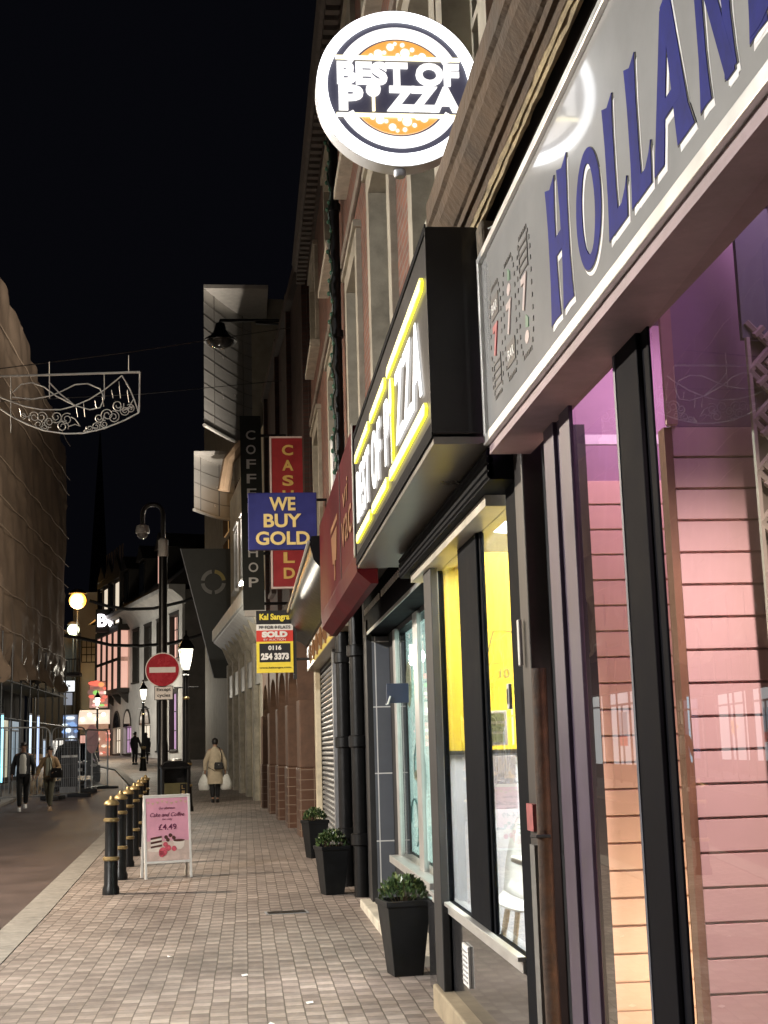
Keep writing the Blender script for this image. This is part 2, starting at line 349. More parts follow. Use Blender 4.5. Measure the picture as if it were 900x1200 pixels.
t=tag(part('string_lights',MB().tube([(1.0+.02*math.sin(i*1.7),14.03+.03*math.sin(i*2.3),8.6-i*.12) for i in range(36)],.014,6),mat('dark_green_cable',(.01,.03,.02),.5,var=.2)),'unlit dark green light chain hanging down beside the drainpipe','light chain')
gb=mat('green_bulb',(.05,.12,.08),.15,var=.1,spec=.8)
for i in range(36): part('bulb',MB().ell((.985+.02*math.sin(i*1.7),14.0+.05*math.sin(i*2.9),8.6-i*.12),.022,.022,.03,6,4),gb,t)

# ------------------------------------------------------------------ pizza shop front
ps=thing('pizza_shopfront','dark framed shopfront with lit yellow interior under the pizza sign','shopfront',(1.1,6.8,0))
dkfr=mat('anthracite_frame',(.006,.007,.009),.6,var=.2,spec=.03)
mb=MB()
mb.box(1.095,1.135,6.12,6.66,.58,2.42); mb.box(1.09,1.14,4.98,5.34,0,2.6); mb.box(1.10,1.14,7.45,7.95,.58,2.42)
mb.box(1.095,1.14,5.34,7.95,.52,.585)
mb.box(1.11,1.13,5.34,5.38,.585,2.42); mb.box(1.11,1.13,6.66,6.7,.585,2.42); mb.box(1.11,1.13,6.08,6.12,.585,2.42)
part('window_frame',mb,dkfr,ps,world=True,bevel=.006)
mb=MB(); mb.box(1.06,1.095,5.36,7.95,.575,.595); mb.box(1.08,1.095,5.36,7.95,.53,.575); part('sill',mb,alum,ps,world=True,bevel=.003)
for a,b in ((5.38,6.08),(6.7,7.45)):
    part('pane',MB().box(1.118,1.124,a,b,.585,2.42),pane,ps,world=True)
mb=MB(); mb.box(1.1,1.16,5.34,8.3,.0,.52); part('stall_riser',mb,mat('dark_gloss_panel',(.03,.03,.032),.12,var=.25,vs=3,coat=.5),ps,world=True)
mb=MB(); mb.box(1.02,1.14,5.11,7.6,-.02,.13); part('plinth',mb,mat('beige_step',(.30,.245,.165),.7,var=.25,vs=5,dirt=.4,bump=.2),ps,world=True,bevel=.01)
mb=MB(); mb.box(1.085,1.1,6.75,6.92,.24,.44); vg=part('vent_grille',mb,white,ps,world=True,bevel=.003)
mb=MB()
for i in range(7): mb.box(1.08,1.085,6.765,6.905,.262+i*.024,.268+i*.024)
part('louvre',mb,grey,vg,world=True)
mb=MB(); mb.box(1.045,1.09,7.33,7.62,0,2.6); part('shutter_guide',mb,blackm,ps,world=True,bevel=.006)
mb=MB(); mb.box(1.06,1.1,7.64,7.72,0,2.6); part('guide_trim',mb,dkfr,ps,world=True)
mb=MB(); mb.box(.98,1.2,5.1,8.2,2.47,2.6)
for i in range(4): mb.tube([(.985,5.1,2.49+i*.03),(.985,8.2,2.49+i*.03)],.016,6)
part('shutter_box',mb,dkfr,ps,world=True)
mb=MB(); mb.box(1.02,1.18,5.42,8.0,2.42,2.468); part('shutter_lath',mb,mat('galvanised_lath',(.5,.47,.4),.35,.5,var=.15),ps,world=True)
mb=MB(); mb.box(.76,1.15,5.1,8.75,2.62,2.645); mb.box(.76,.95,5.1,8.75,2.615,2.62); part('soffit',mb,mat('brushed_soffit',(.22,.21,.19),.28,.6,var=.25,vs=2.5),ps,world=True)
# room inside
mb=MB(); mb.box(1.17,4.6,8.3,8.4,0,1.37); mb.box(4.5,4.6,5.1,8.3,0,2.6); mb.box(1.2,4.6,5.11,5.14,0,2.6)
part('room_wall',mb,mat('grey_blue_wall',(.68,.70,.78),.6,var=.06),ps,world=True)
part('yellow_wall',MB().box(1.17,4.6,8.3,8.4,1.395,2.62),mat('yellow_wall_panel',(.85,.62,.04),.5,var=.05),ps,world=True)
part('dado_rail',MB().box(1.17,4.6,8.27,8.4,1.37,1.395),blackm,ps,world=True)
part('ceiling',MB().box(1.17,4.6,5.05,8.4,2.6,2.64),white,ps,world=True)
part('room_floor',MB().box(1.14,4.6,5.05,8.4,.1,.14),mat('grey_floor_tile',(.35,.34,.33),.3,var=.15),ps,world=True)
def tagp(o,l,c,g=None): return tag(o,l,c,g)
t=thing('yellow_banner','yellow hanging banner with dark script behind the right pizza window pane','banner',(1.9,7.05,1.63))
part('cloth',MB().box(1.24,2.3,7.04,7.06,1.64,2.46),mat('yellow_print',(.85,.6,.04),.45,var=.04),t,world=True)
text('lettering','Da',.3,mat('dark_ink',(.04,.03,.03),.6,var=0),t,MF(1.42,7.036,1.93),shear=.3,ext=.001,off=-.012,world=True)
text('lettering','10',.07,mat('grey_ink',(.3,.25,.1),.6,var=0),t,MF(1.385,7.036,1.80),ext=.001,world=True)
t=thing('ceiling_light','round white ceiling light glowing inside the pizza shop','ceiling light',(1.45,6.8,2.57))
part('housing',MB().lathe([(.0,.03),(.17,.03),(.17,.0)],(1.45,6.8,2.57),24),white,t,world=True,smooth=True)
part('diffuser',MB().lathe([(.155,.0),(.15,-.02),(.09,-.03),(.0,-.032)],(1.45,6.8,2.57),24),glow('led_white',(1,.97,.9),9),t,world=True,smooth=True)
for k,(x,y,lab) in enumerate(((2.6,6.9,'glowing ceiling light at the back of the pizza shop'),(2.2,5.7,'glowing ceiling light near the pizza shop counter'))):
    place(t,(x,y,2.57),label=lab)['group']='pizza shop ceiling lights'
t['group']='pizza shop ceiling lights'
inkm=mat('menu_ink',(.08,.07,.09),.5,var=0)
for k,(x0,x1,z0,z1,lab) in enumerate(((1.30,1.52,1.42,1.62,'menu board of small pictures below the yellow banner'),(1.28,1.56,1.06,1.36,'pale lilac price board with black numbers on the wall'))):
    t=thing('menu_board',lab,'menu board',((x0+x1)/2,7.7,z0))
    part('board',MB().box(x0,x1,7.68,7.7,z0,z1),mat('lilac_board',(.58,.54,.62),.5,var=.04),t,world=True,bevel=.004)
    if k==0:
        mb=MB()
        for i in range(2):
            for j in range(3): mb.box(x0+.02+i*.1,x0+.10+i*.1,7.674,7.68,z0+.02+j*.06,z0+.065+j*.06)
        part('picture',mb,mat('menu_pictures',(.15,.17,.1),.5,var=.8,vs=60),t,world=True)
    else:
        text('lettering','10',.05,inkm,t,MF(x0+.1,7.678,z0+.2),world=True); text('lettering','2000',.05,inkm,t,MF(x0+.1,7.678,z0+.1),world=True)
# furniture in the shop
def chair(name,lab,m,loc,rz):
    t=thing(name,lab,'chair',loc,rz,'shell chairs inside the pizza shop')
    rings=[]
    for k in range(15):
        u=k/14
        if u<.45: y=-.22+u/.45*.36; z=.45-.02*math.sin(u/.45*3.14); w=.2+.02*u
        else:
            q=(u-.45)/.55; y=.14+.10*q; z=.45+.04*q+.40*q; w=.21*math.sqrt(max(1-.75*q*q,.02))+.0
        rings.append([(w*c,y-.05*(1-abs(c)),z+.06*c*c) for c in [-1,-.75,-.5,-.25,0,.25,.5,.75,1]])
    mb=MB(); mb.loft(rings,cap=False,closed=False); o=part('seat_shell',mb,m,t,smooth=True); sd=o.modifiers.new('t','SOLIDIFY'); sd.thickness=.012
    for sx in (-1,1):
        for sy in (-1,1):
            part('leg',MB().tube([(.12*sx,.12*sy-.03,.44),(.2*sx,.2*sy-.03,0)],[.016,.011],8),mat('beech_leg',(.5,.36,.2),.5,var=.15),t,smooth=True)
    return t
chair('shell_chair','white moulded chair inside the pizza shop window',mat('white_plastic',(.8,.8,.8),.3,var=.03),(1.52,7.1,.14),R(-25))
yl=mat('yellow_plastic',(.8,.5,.03),.3,var=.04)
chair('shell_chair','yellow moulded chair pulled up to the table inside the pizza shop',yl,(1.5,5.95,.14),R(150))
t=thing('cafe_table','small white table inside the pizza shop window','table',(1.62,6.45,.14))
part('table_top',MB().box(-.3,.3,-.3,.3,.70,.73),white,t,bevel=.008)
part('pedestal',MB().lathe([(.02,.02),(.02,.70)],n=10),galv,t,smooth=True); part('base',MB().lathe([(.2,0),(.2,.015),(.03,.03)],n=20),galv,t,smooth=True)
t=thing('napkin_holder','yellow napkin pot standing on the white cafe table','napkin holder',(1.5,6.3,.87))
part('pot',MB().lathe([(.04,0),(.05,.1),(.045,.1),(.036,.01)],n=14),yl,t,smooth=True); part('napkin',MB().box(-.025,.025,-.02,.02,.04,.14),white,t)
# ---- illuminated fascia sign
pf=thing('illuminated_fascia','black shop fascia with white and yellow glowing letters over the pizza window','shop sign',(.75,6.9,2.65))
mb=MB(); mb.box(.756,.97,5.08,8.76,2.655,3.53); part('box',mb,mat('black_composite_panel',(.018,.019,.021),.3,var=.25,vs=3,coat=.25),pf,world=True,bevel=.004)
mb=MB(); mb.box(.75,.9,5.075,5.085,2.66,3.52); part('end_cap',mb,blackm,pf,world=True)
mb=MB(); mb.box(.75,.756,5.08,8.76,2.64,2.70); mb.box(.75,.756,5.08,8.76,3.505,3.54); part('edge_trim',mb,dkfr,pf,world=True)
Wg=glow('sign_white',(1,.98,.96),1.35); Yg=glow('sign_yellow',(1,.88,.01),1.25)
for z in (3.33,2.79):
    for a,b in ((5.22,6.55),(6.72,7.5),(7.66,8.6)):
        mb=MB(); mb.prism([(a,z-.028),(a-.03,z),(a,z+.028),(b,z+.028),(b+.03,z),(b,z-.028)],'yz',.742,.756); part('light_bar',mb,Yg,pf,world=True)
text('lettering','BEST OF',.5,Wg,pf,MX(.75,7.80,3.06),off=.007,world=True,fit=(1.56,.34),ext=.002,sp=1.12)
text('lettering','P',.5,Wg,pf,MX(.75,6.69,3.06),off=.007,world=True,fit=(.22,.34),ext=.002)
text('lettering','ZZA',.5,Wg,pf,MX(.75,5.79,3.06),off=.007,world=True,fit=(.96,.36),ext=.002,sp=1.15)
mb=MB(); mb.prism([(6.40,2.83),(6.44,2.83),(6.44,3.08),(6.40,3.08)],'yz',.742,.756)
mb.prism([(6.42+.07*math.cos(a)*1.0,3.17+.1*math.sin(a)) for a in [k*math.pi/8 for k in range(16)]],'yz',.742,.7555); part('peel_icon',mb,Yg,pf,world=True)
# ---- round projecting sign
RS=.335
c=at(467,103,Y=5.3); X0,Z0=c.x,c.z
rs=thing('round_sign','round glowing white projecting sign with pizza picture hung above the fascia','projecting sign',(X0,5.3,Z0)); rs.scale=(1.075,)*3
part('case',MB().prism([(RS*math.cos(2*math.pi*k/64),RS*math.sin(2*math.pi*k/64)) for k in range(64)],'xz',.01,.095),mat('white_case',(.7,.7,.7),.35,var=.05),rs,smooth=True)
part('face',MB().prism([((RS-.02)*math.cos(2*math.pi*k/64),(RS-.02)*math.sin(2*math.pi*k/64)) for k in range(64)],'xz',.002,.01),mat('charcoal_face',(.07,.07,.085),.4,var=.1,emit=(.5,.5,.9),es=.07),rs)  # faint blue emission paints bloom from the lit letters into the face
part('rim_light',MB().ring((0,0),RS-.045,RS-.002,n=72,y0=-.012,y1=.008),glow('rim_white',(.95,.97,1),3.0),rs)
for s in (1,-1):
    a0=R(29); part('pizza_ring',MB().ring((0,0),.215,.262,a0*1 if s>0 else math.pi+a0,math.pi-a0 if s>0 else 2*math.pi-a0,n=30,y0=-.008,y1=.002),Wg,rs)
    pts=[(.205*math.cos(t),s*.205*math.sin(t)) for t in [R(37)+(math.pi-2*R(37))*k/24 for k in range(25)]]
    pz=part('pizza_slice',MB().prism(pts,'xz',-.006,.0015),glow('sign_orange',(1,.42,.045),1.0),rs)
    mb=MB(); random.seed(3 if s>0 else 9)
    for x,z,r in ((-.08,.145,.017),(-.03,.175,.015),(.03,.15,.019),(.075,.185 if 0 else .13,.012),(.1,.135,.016),(0,.14,.008),(-.11,.135,.009),(.06,.165,.009),(-.055,.15,.008),(-.01,.19,.007),(.02,.185,.009)):
        mb.disc((x,s*(z if s>0 else z+.0),-.009),r,14,'xz',.003)
    part('topping',mb,Wg,pz)
    part('underline',MB().box(-.255,.255,-.012,-.002,s*.125-.007,s*.125+.007),glow('warm_white',(1,.9,.55),2.2),rs)
text('lettering','BEST OF',.2,Wg,rs,MF(0,-.006,.058),off=.010,fit=(.5,.098),ext=.006)
text('lettering','P',.2,Wg,rs,MF(-.195,-.006,-.05),off=.010,fit=(.10,.108),ext=.006)
text('lettering','ZZA',.2,Wg,rs,MF(.10,-.006,-.05),off=.011,fit=(.3,.108),ext=.006)
mb=MB(); mb.box(-.11,-.098,-.012,0,-.105,-.02); part('peel_icon',mb,glow('warm_white_2',(1,.85,.5),2.),rs)
part('peel_head',MB().disc((-.104,-.012,-.012),.03,18,'xz',.012),Wg,rs)
part('cable_gland',MB().lathe([(.02,-.03),(.025,-.02),(.025,0)],(0,.05,-RS),12),grey,rs,smooth=True)
mb=MB(); mb.tube([(RS-.04,.07,.12),(1.18-X0,.07,.12)],.018,8); mb.tube([(RS-.04,.07,-.12),(1.18-X0,.07,-.12)],.018,8); mb.box(1.14-X0,1.2-X0,.02,.12,-.2,.2); part('bracket',mb,grey,rs)
t=tag(part('loose_cable',MB().tube([at(518,238,Y=6.3)+Vector((.05*math.cos(a)-.01,.0,.05*math.sin(a))) for a in [k*.42+.6 for k in range(13)]],.004,6),grey,None,smooth=True),'thin loop of cable hanging at the end of the old cornice','cable')

# ------------------------------------------------------------------ second unit: turquoise window
su=thing('turquoise_shopfront','recessed shopfront with pale turquoise window display beside the pizza shop','shopfront',(1.2,10.5,0))
mb=MB(); holed(mb,1.33,8.35,12.35,0,3.0,[(9.2,11.55,.55,2.42)],.1); mb.quad((1.33,12.35,0),(5,12.35,0),(5,12.35,3),(1.33,12.35,3)); part('wall',mb,blackm,su,world=True)
mb=MB(); mb.box(1.30,1.34,11.45,11.62,.5,2.45); mb.box(1.30,1.34,9.1,9.2,.5,2.45); mb.box(1.30,1.33,9.95,10.2,.5,2.45); mb.box(1.22,1.36,9.1,11.62,.46,.52)
part('window_frame',mb,alum,su,world=True,bevel=.005)
for a,b in ((9.2,9.95),(10.2,11.45)): part('pane',MB().box(1.32,1.325,a,b,.52,2.42),pane,su,world=True)
tq=mat('turquoise_print',(.45,.72,.66),.5,var=.25,vs=1.6)
part('backlit_display',MB().box(1.41,1.43,8.9,11.8,.5,2.5),mat('turquoise_lightbox',(.5,.65,.62),.5,var=.12,emit=(.68,.94,.88),es=1.9),su,world=True)
mb=MB()
for y,z,r in ((9.7,1.0,.3),(10.8,1.2,.35),(11.2,.8,.25),(9.6,1.9,.25),(10.9,2.1,.2)):
    P=[(1.4,y+r*math.cos(a),z+r*.8*math.sin(a)) for a in [k*.35 for k in range(13)]]; mb.tube(P,.008,5)
part('printed_swirl',mb,mat('teal_print',(.12,.3,.3),.5,var=0),su,world=True)
mb=MB(); mb.ell((1.37,11.1,1.95),.02,.12,.2,10,6); mb.ell((1.37,10.7,1.2),.02,.2,.05,10,6); part('printed_figure',mb,mat('cream_print',(.8,.76,.55),.5,var=.2),su,world=True)
mb=MB(); mb.box(1.17,1.36,12.2,12.4,0,2.45); part('tiled_pier',mb,tilemat('slate_tile',(.12,.13,.15),(.7,.7,.68),.6,.6,'y'),su,world=True,bevel=.004)
mb=MB(); mb.box(1.19,1.24,12.41,12.6,0,2.6); mb.box(1.12,1.17,12.2,12.42,0,2.6); part('shutter_guide',mb,blackm,su,world=True)
mb=MB(); mb.box(1.13,1.35,8.35,12.5,2.47,2.83); part('shutter_box',mb,dkfr,su,world=True,bevel=.01)
mb=MB(); mb.box(1.125,1.132,8.35,12.5,2.46,2.49); part('box_trim',mb,alum,su,world=True)
y=8.7
while y<12.3:
    if not 10.75<y<10.95: part('vent_slot',MB().box(1.122,1.13,y,y+.06,2.66,2.71),white,su,world=True)
    y+=.12
part('step',MB().box(1.03,1.4,9.0,12.5,-.02,.07),stone,su,world=True,bevel=.01)
part('soffit',MB().box(.76,1.3,8.77,13.0,2.84,2.87),mat('dark_soffit',(.1,.11,.11),.4,.3,var=.2),su,world=True)
t=thing('blue_plate','small dark blue projecting plate with a white tick beside the turquoise window','plate',(1.14,9.5,1.8))
part('plate',MB().box(1.01,1.17,9.49,9.51,1.74,1.88),mat('navy_plate',(.04,.055,.10),.4,var=.1),t,world=True,bevel=.004)
mb=MB(); mb.tube([(1.0,9.483,1.73),(1.015,9.483,1.735),(1.035,9.483,1.79)],.006,6); part('tick',mb,white,t,world=True)
# red fascia
t=thing('red_fascia','glossy dark red shop fascia with faded gold writing beyond the pizza sign','shop sign',(.8,10.8,2.7))
redg=mat('dark_red_gloss',(.06,.006,.009),.45,var=.3,vs=2,spec=.06)
part('panel',MB().box(.75,.97,8.80,12.95,2.72,3.62),redg,t,world=True,bevel=.006)
part('panel_joint',MB().box(.746,.75,10.1,10.13,2.72,3.62),blackm,t,world=True)
part('edge_trim',MB().box(.742,.75,8.785,8.83,2.7,3.63),alum,t,world=True)
part('apron',MB().prism([(.75,2.72),(.76,2.60),(.85,2.52),(.9,2.52),(.9,2.72)],'xz',8.8,12.95),redg,t,world=True)
fg=mat('faded_gold',(.20,.09,.035),.4,.2,var=.3)
text('lettering','vac',.34,fg,t,MX(.744,9.45,3.02),ext=.002,world=True,fit=(.95,.2))
text('lettering','vi',.3,fg,t,MX(.744,9.5,3.28),ext=.002,world=True,fit=(.5,.16),shear=.2)
mb=MB(); mb.prism([(10.6,2.95),(11.0,2.95),(11.15,3.2),(10.45,3.2)],'yz',.744,.75); mb.prism([(10.75,2.8),(10.85,2.8),(10.85,2.95),(10.75,2.95)],'yz',.744,.75); mb.prism([(10.4,3.24),(11.2,3.24),(11.2,3.29),(10.4,3.29)],'yz',.744,.75); part('goblet_motif',mb,fg,t,world=True)
# pipes between units
t=thing('drainpipe','tall black iron drainpipe between the turquoise shop and the shutter','drainpipe',(1.05,14.3,0))
mb=MB(); mb.tube([(1.05,14.3,0),(1.05,14.3,3.0)],.075,12)
part('pipe',mb,iron,t,world=True,smooth=True)
for z in (.55,1.5,2.4): part('collar',MB().lathe([(.085,-.06),(.1,-.05),(.1,.05),(.085,.06)],(1.05,14.3,z),12),iron,t,world=True,smooth=True)
t2=place(t,(1.12,13.3,0),label='black iron drainpipe nearest to the tiled pier'); t['group']=t2['group']='iron drainpipes'
# ------------------------------------------------------------------ third unit: shuttered shop
sh=thing('shuttered_shopfront','closed shop with grey roller shutter under a curved black fascia','shopfront',(1.15,17.5,0))
mb=MB(); holed(mb,1.18,12.6,21.5,0,3.35,[(15.4,16.6,.02,2.6),(16.9,21.0,.05,2.62)],.1); part('wall',mb,blackm,sh,world=True)
mb=MB(); mb.box(1.1,1.2,21.0,21.35,0,2.75); part('pilaster',mb,cream,sh,world=True,bevel=.01)
mb=MB(); mb.box(1.1,1.2,16.72,16.9,.0,2.75); part('shutter_guide',mb,grey,sh,world=True)
mb=MB(); n=34
for i in range(n):
    z=.08+2.52*i/n; h=2.52/n
    mb.prism([(1.25,z),(1.195,z+h*.2),(1.185,z+h*.5),(1.195,z+h*.8),(1.25,z+h)],'xz',16.92,21.0)
part('roller_shutter',mb,mat('steel_shutter',(.30,.31,.32),.4,.5,var=.2,vs=4),sh,world=True)
part('lock_box',MB().box(1.14,1.2,17.0,17.2,1.55,1.75),blackm,sh,world=True)
dr=part('door',MB().box(1.27,1.3,15.42,16.58,.03,2.58),mat('black_door',(.015,.015,.015),.3,var=.2),sh,world=True); part('handle',MB().tube([(1.24,15.6,.9),(1.24,15.6,1.2)],.012,8),alum,dr,world=True)
part('pane',MB().box(1.262,1.27,15.6,16.4,.9,2.4),darkpane,dr,world=True)
mb=MB(); mb.box(1.0,1.18,13.6,21.4,2.68,3.05); part('fascia_panel',mb,mat('cream_fascia',(.28,.24,.18),.35,var=.2),sh,world=True,bevel=.006)
mb=MB(); mb.box(.996,1.0,13.7,21.3,2.69,2.76); part('reflection_band',mb,mat('yellow_reflection',(.6,.5,.12),.3,var=.1),sh,world=True)  # yellow and red bands are painted reflections on the glossy fascia
mb=MB(); mb.box(.996,1.0,13.7,21.3,2.86,2.93); part('reflection_band',mb,redg,sh,world=True)
bsc=mat('brown_script',(.18,.09,.04),.4,var=.1)
for i in range(7):
    y=14.3+i*.95; mb=MB(); mb.tube([(.99,y,2.72),(.99,y-.1,2.9),(.99,y+.15,3.0),(.99,y+.3,2.8),(.99,y+.45,2.95)],.02,6); part('script_letter',mb,bsc,sh,world=True)
mb=MB(); mb.prism([(1.18,3.08),(.98,3.08),(.92,3.14),(.80,3.2),(.70,3.32),(.66,3.5),(.68,3.56),(1.18,3.6)],'xz',13.2,21.45); part('cornice',mb,black,sh,world=True,smooth=True)
part('cornice_fillet',MB().tube([(.655,13.2,3.5),(.655,21.45,3.5)],.02,6),alum,sh,world=True)
# ------------------------------------------------------------------ planters
plm=mat('black_planter',(.008,.009,.010),.5,var=.3,vs=8,spec=.25,dirt=.35,dirtcol=(.03,.028,.025))
leafm=[mat('box_leaf_dark',(.03,.06,.02),.35,var=.4,vs=30),mat('box_leaf',(.06,.10,.03),.35,var=.4,vs=30),mat('box_leaf_pale',(.13,.17,.06),.4,var=.3,vs=30)]
def planter(loc,lab,seed):
    t=thing('planter',lab,'planter',loc,R(4+seed*5),'planters along the shopfronts'); t.scale=(.9,.9,.93+.02*seed)
    mb=MB(); sq=lambda w,z:[(-w,-w,z),(w,-w,z),(w,w,z),(-w,w,z)]
    mb.loft([sq(.105,0),sq(.155,.45),sq(.165,.45),sq(.168,.49),sq(.14,.49),sq(.135,.44)]); part('pot',mb,plm,t,bevel=.008)
    part('soil',MB().box(-.134,.134,-.134,.134,.42,.445),earth,t)
    rnd=random.Random(seed); mb=MB(); mats=[]
    mb2=MB()
    for i in range(16):
        a=rnd.random()*6.28; r=.11*math.sqrt(rnd.random()); e=(r*1.5*math.cos(a),r*1.5*math.sin(a),.53+.09*rnd.random()); mb2.tube([(r*.5*math.cos(a),r*.5*math.sin(a),.44),e],.003,4)
    part('stem',mb2,mat('twig',(.09,.06,.03),.8,var=.2),t)
    for i in range(520):
        a=rnd.random()*6.28; u=rnd.random(); r=.175*math.sqrt(u)*(1-.15*rnd.random()); z=.475+.155*math.sqrt(max(1-u,.0))*(.35+.65*rnd.random())+.02*rnd.random()
        p=Vector((r*math.cos(a),r*math.sin(a),z)); d=(Vector((math.cos(a)*r*5,math.sin(a)*r*5,.6+rnd.random()))+Vector((rnd.gauss(0,.45),rnd.gauss(0,.45),rnd.gauss(0,.45)))).normalized()
        s=d.cross(Vector((rnd.gauss(0,1),rnd.gauss(0,1),rnd.gauss(0,1)))).normalized(); L=.03+.018*rnd.random(); w=L*.33
        up=d.cross(s)*.004
        mb.add([p,p+d*L*.5+s*w+up,p+d*L,p+d*L*.5-s*w+up],[(0,1,2,3)]); mats.append(0 if rnd.random()<.45 else 1 if rnd.random()<.7 else 2)
    o=part('foliage',mb,leafm,t)
    for pl,k in zip(o.data.polygons,mats): pl.material_index=k
    return t
planter((1.0,8.75,0),'tall black planter with clipped evergreen beside the pizza shop window, nearest of the three',1)
planter((.85,13.65,0),'tapered black planter with yellowish evergreen standing in front of the drainpipe',2)
planter((.9,17.9,G(17.9)),'black planter half hidden behind another one by the roller shutter, farthest of the three',3)
# ------------------------------------------------------------------ arcade shop on the right
ar=thing('arcade_shopfront','purple lit shopfront with pink slatted display walls below the grey lettered sign','shopfront',(1.1,2.6,0))
purp=mat('purple_frame',(.055,.038,.065),.42,var=.18,vs=5,dirt=.3)
mb=MB(); mb.box(1.085,1.10,4.43,4.58,0,2.6); mb.box(1.085,1.10,4.2,4.34,0,2.6); mb.box(1.10,1.11,4.3,4.5,0,2.6); mb.box(1.085,1.10,3.63,4.2,.3,.37)
part('purple_frame',mb,purp,ar,world=True,bevel=.003)
mb=MB(); mb.box(1.085,1.10,3.42,3.63,0,2.6); mb.box(1.10,1.108,3.36,3.43,0,2.6); part('mullion',mb,mat('black_mullion',(.006,.006,.008),.6,var=.2,spec=.03),ar,world=True,bevel=.004)
mb=MB(); mb.box(1.083,1.10,3.632,3.65,0,2.6); part('mullion_trim',mb,mat('blue_grey_trim',(.09,.1,.13),.4,.2,var=.1),ar,world=True)
part('window_pane',MB().quad((1.098,3.6,.37),(1.098,4.24,.37),(1.098,4.24,2.6),(1.098,3.6,2.6)),pane,ar,world=True)
# second pane splayed a little towards the entrance
pm=MB(); pm.M=Matrix.Translation((1.106,3.36,0))@Matrix.Rotation(R(-3.2),4,'Z'); pm.quad((0,-3.4,.1),(0,.1,.1),(0,.1,2.62),(0,-3.4,2.62)); part('window_pane',pm,pane,ar,world=True)
part('sill',MB().box(1.06,1.3,3.70,4.40,.3,.335),grey,ar,world=True,bevel=.004)
part('stall_riser',MB().box(1.1,1.2,3.70,4.62,0,.3),purp,ar,world=True)
mb=MB(); mb.box(.98,1.1,-.5,4.86,2.62,2.7); part('soffit_board',mb,mat('pinkish_soffit',(.34,.26,.30),.5,var=.15,dirt=.35),ar,world=True)
# interior
pinkw=mat('plain_display_wall',(.34,.23,.30),.55,var=.12,vs=2)
mb=MB(); mb.box(2.9,3.0,-.5,5.09,0,3.2); mb.box(1.11,2.9,5.055,5.09,0,3.2); part('room_wall',mb,pinkw,ar,world=True)
part('room_ceiling',MB().box(1.13,3.0,-.5,5.09,3.1,3.2),mat('dark_ceiling',(.12,.09,.12),.7,var=.1),ar,world=True)
part('display_floor',MB().box(1.16,3.0,-.5,5.09,.28,.3),mat('brown_floor',(.2,.14,.1),.5,var=.2),ar,world=True)
def slat(name,x0,x1,y,z0,z1,pitch,m):
    mb=MB(); z=z1
    mb.box(x0,x1,y+.02,y+.05,z0,z1)
    while z-pitch>z0-.05:
        mb.box(x0,x1,y,y+.02,max(z-pitch+.008,z0),z); z-=pitch
    return part(name,mb,m,ar,world=True,bevel=.0015)
slat('slatted_panel',1.11,2.9,5.0,.33,2.44,.1,mat('peach_slatwall',(.80,.58,.44),.42,var=.05,vs=3,bump=.02))
pk=slat('slatted_panel',1.335,2.3,3.9,.3,2.385,.1,mat('pink_slatwall',(.78,.52,.50),.42,var=.05,vs=3,bump=.02))
part('panel_edge',MB().box(1.31,1.334,3.9,3.96,.3,2.385),mat('brown_edge',(.24,.12,.07),.5,var=.2),ar,world=True)
part('upper_panel',MB().box(1.335,2.3,3.91,3.95,2.39,3.05),pinkw,ar,world=True)
part('upper_edge',MB().box(1.315,1.35,3.88,3.90,2.39,3.05),mat('salmon_edge',(.5,.3,.24),.5,var=.1),ar,world=True)
# lattice screen
mb=MB(); YL=3.72; p0,p1=1.53,1.675
def lat(a,b): mb.tube([a,b],.011,5)
z=.5
while z<2.62:
    for (a,b) in (((p0,z),(p1,z+.155)),((p1,z),(p0,z+.155))): lat((a[0],YL,a[1]),(b[0],YL,b[1]))
    for q in range(3):
        lat((p0+.02+q*.03,YL-.005,z+.02+q*.013),(p0+.05+q*.03,YL-.005,z-.01+q*.013)); lat((p0+.02+q*.03,YL-.005,z+.11-q*.013),(p0+.05+q*.03,YL-.005,z+.137-q*.013))
    z+=.155
mb.tube([(p0,YL,.4),(p0,YL,2.62)],.009,5); mb.tube([(p1,YL,.4),(p1,YL,2.62)],.009,5)
ls=thing('lattice_screen','cream openwork lattice screen standing inside the arcade window','lattice screen',(1.57,YL,.3))
part('lattice',mb,mat('cream_lattice',(.34,.32,.24),.5,var=.2,dirt=.3),ls,world=True)
part('backing',MB().box(p0+.01,p1+.3,YL+.03,YL+.035,.3,2.62),mat('dim_backing',(.14,.125,.09),.7,var=.2),ls,world=True)
part('post',MB().box(p0-.012,p0+.1,YL+.005,YL+.028,2.62,3.1),mat('grey_green_post',(.10,.12,.115),.5,var=.1),ls,world=True)
# lights inside
t=thing('purple_light_tube','purple glowing tube on the ceiling of the arcade window','light',(1.7,3.2,3.06))
part('tube',MB().tube([(1.6,2.0,3.06),(1.6,3.6,3.06)],.02,8),glow('purple_glow',(.55,.12,.9),6),t,world=True); part('batten',MB().box(1.57,1.63,1.95,3.65,3.08,3.1),white,t,world=True)
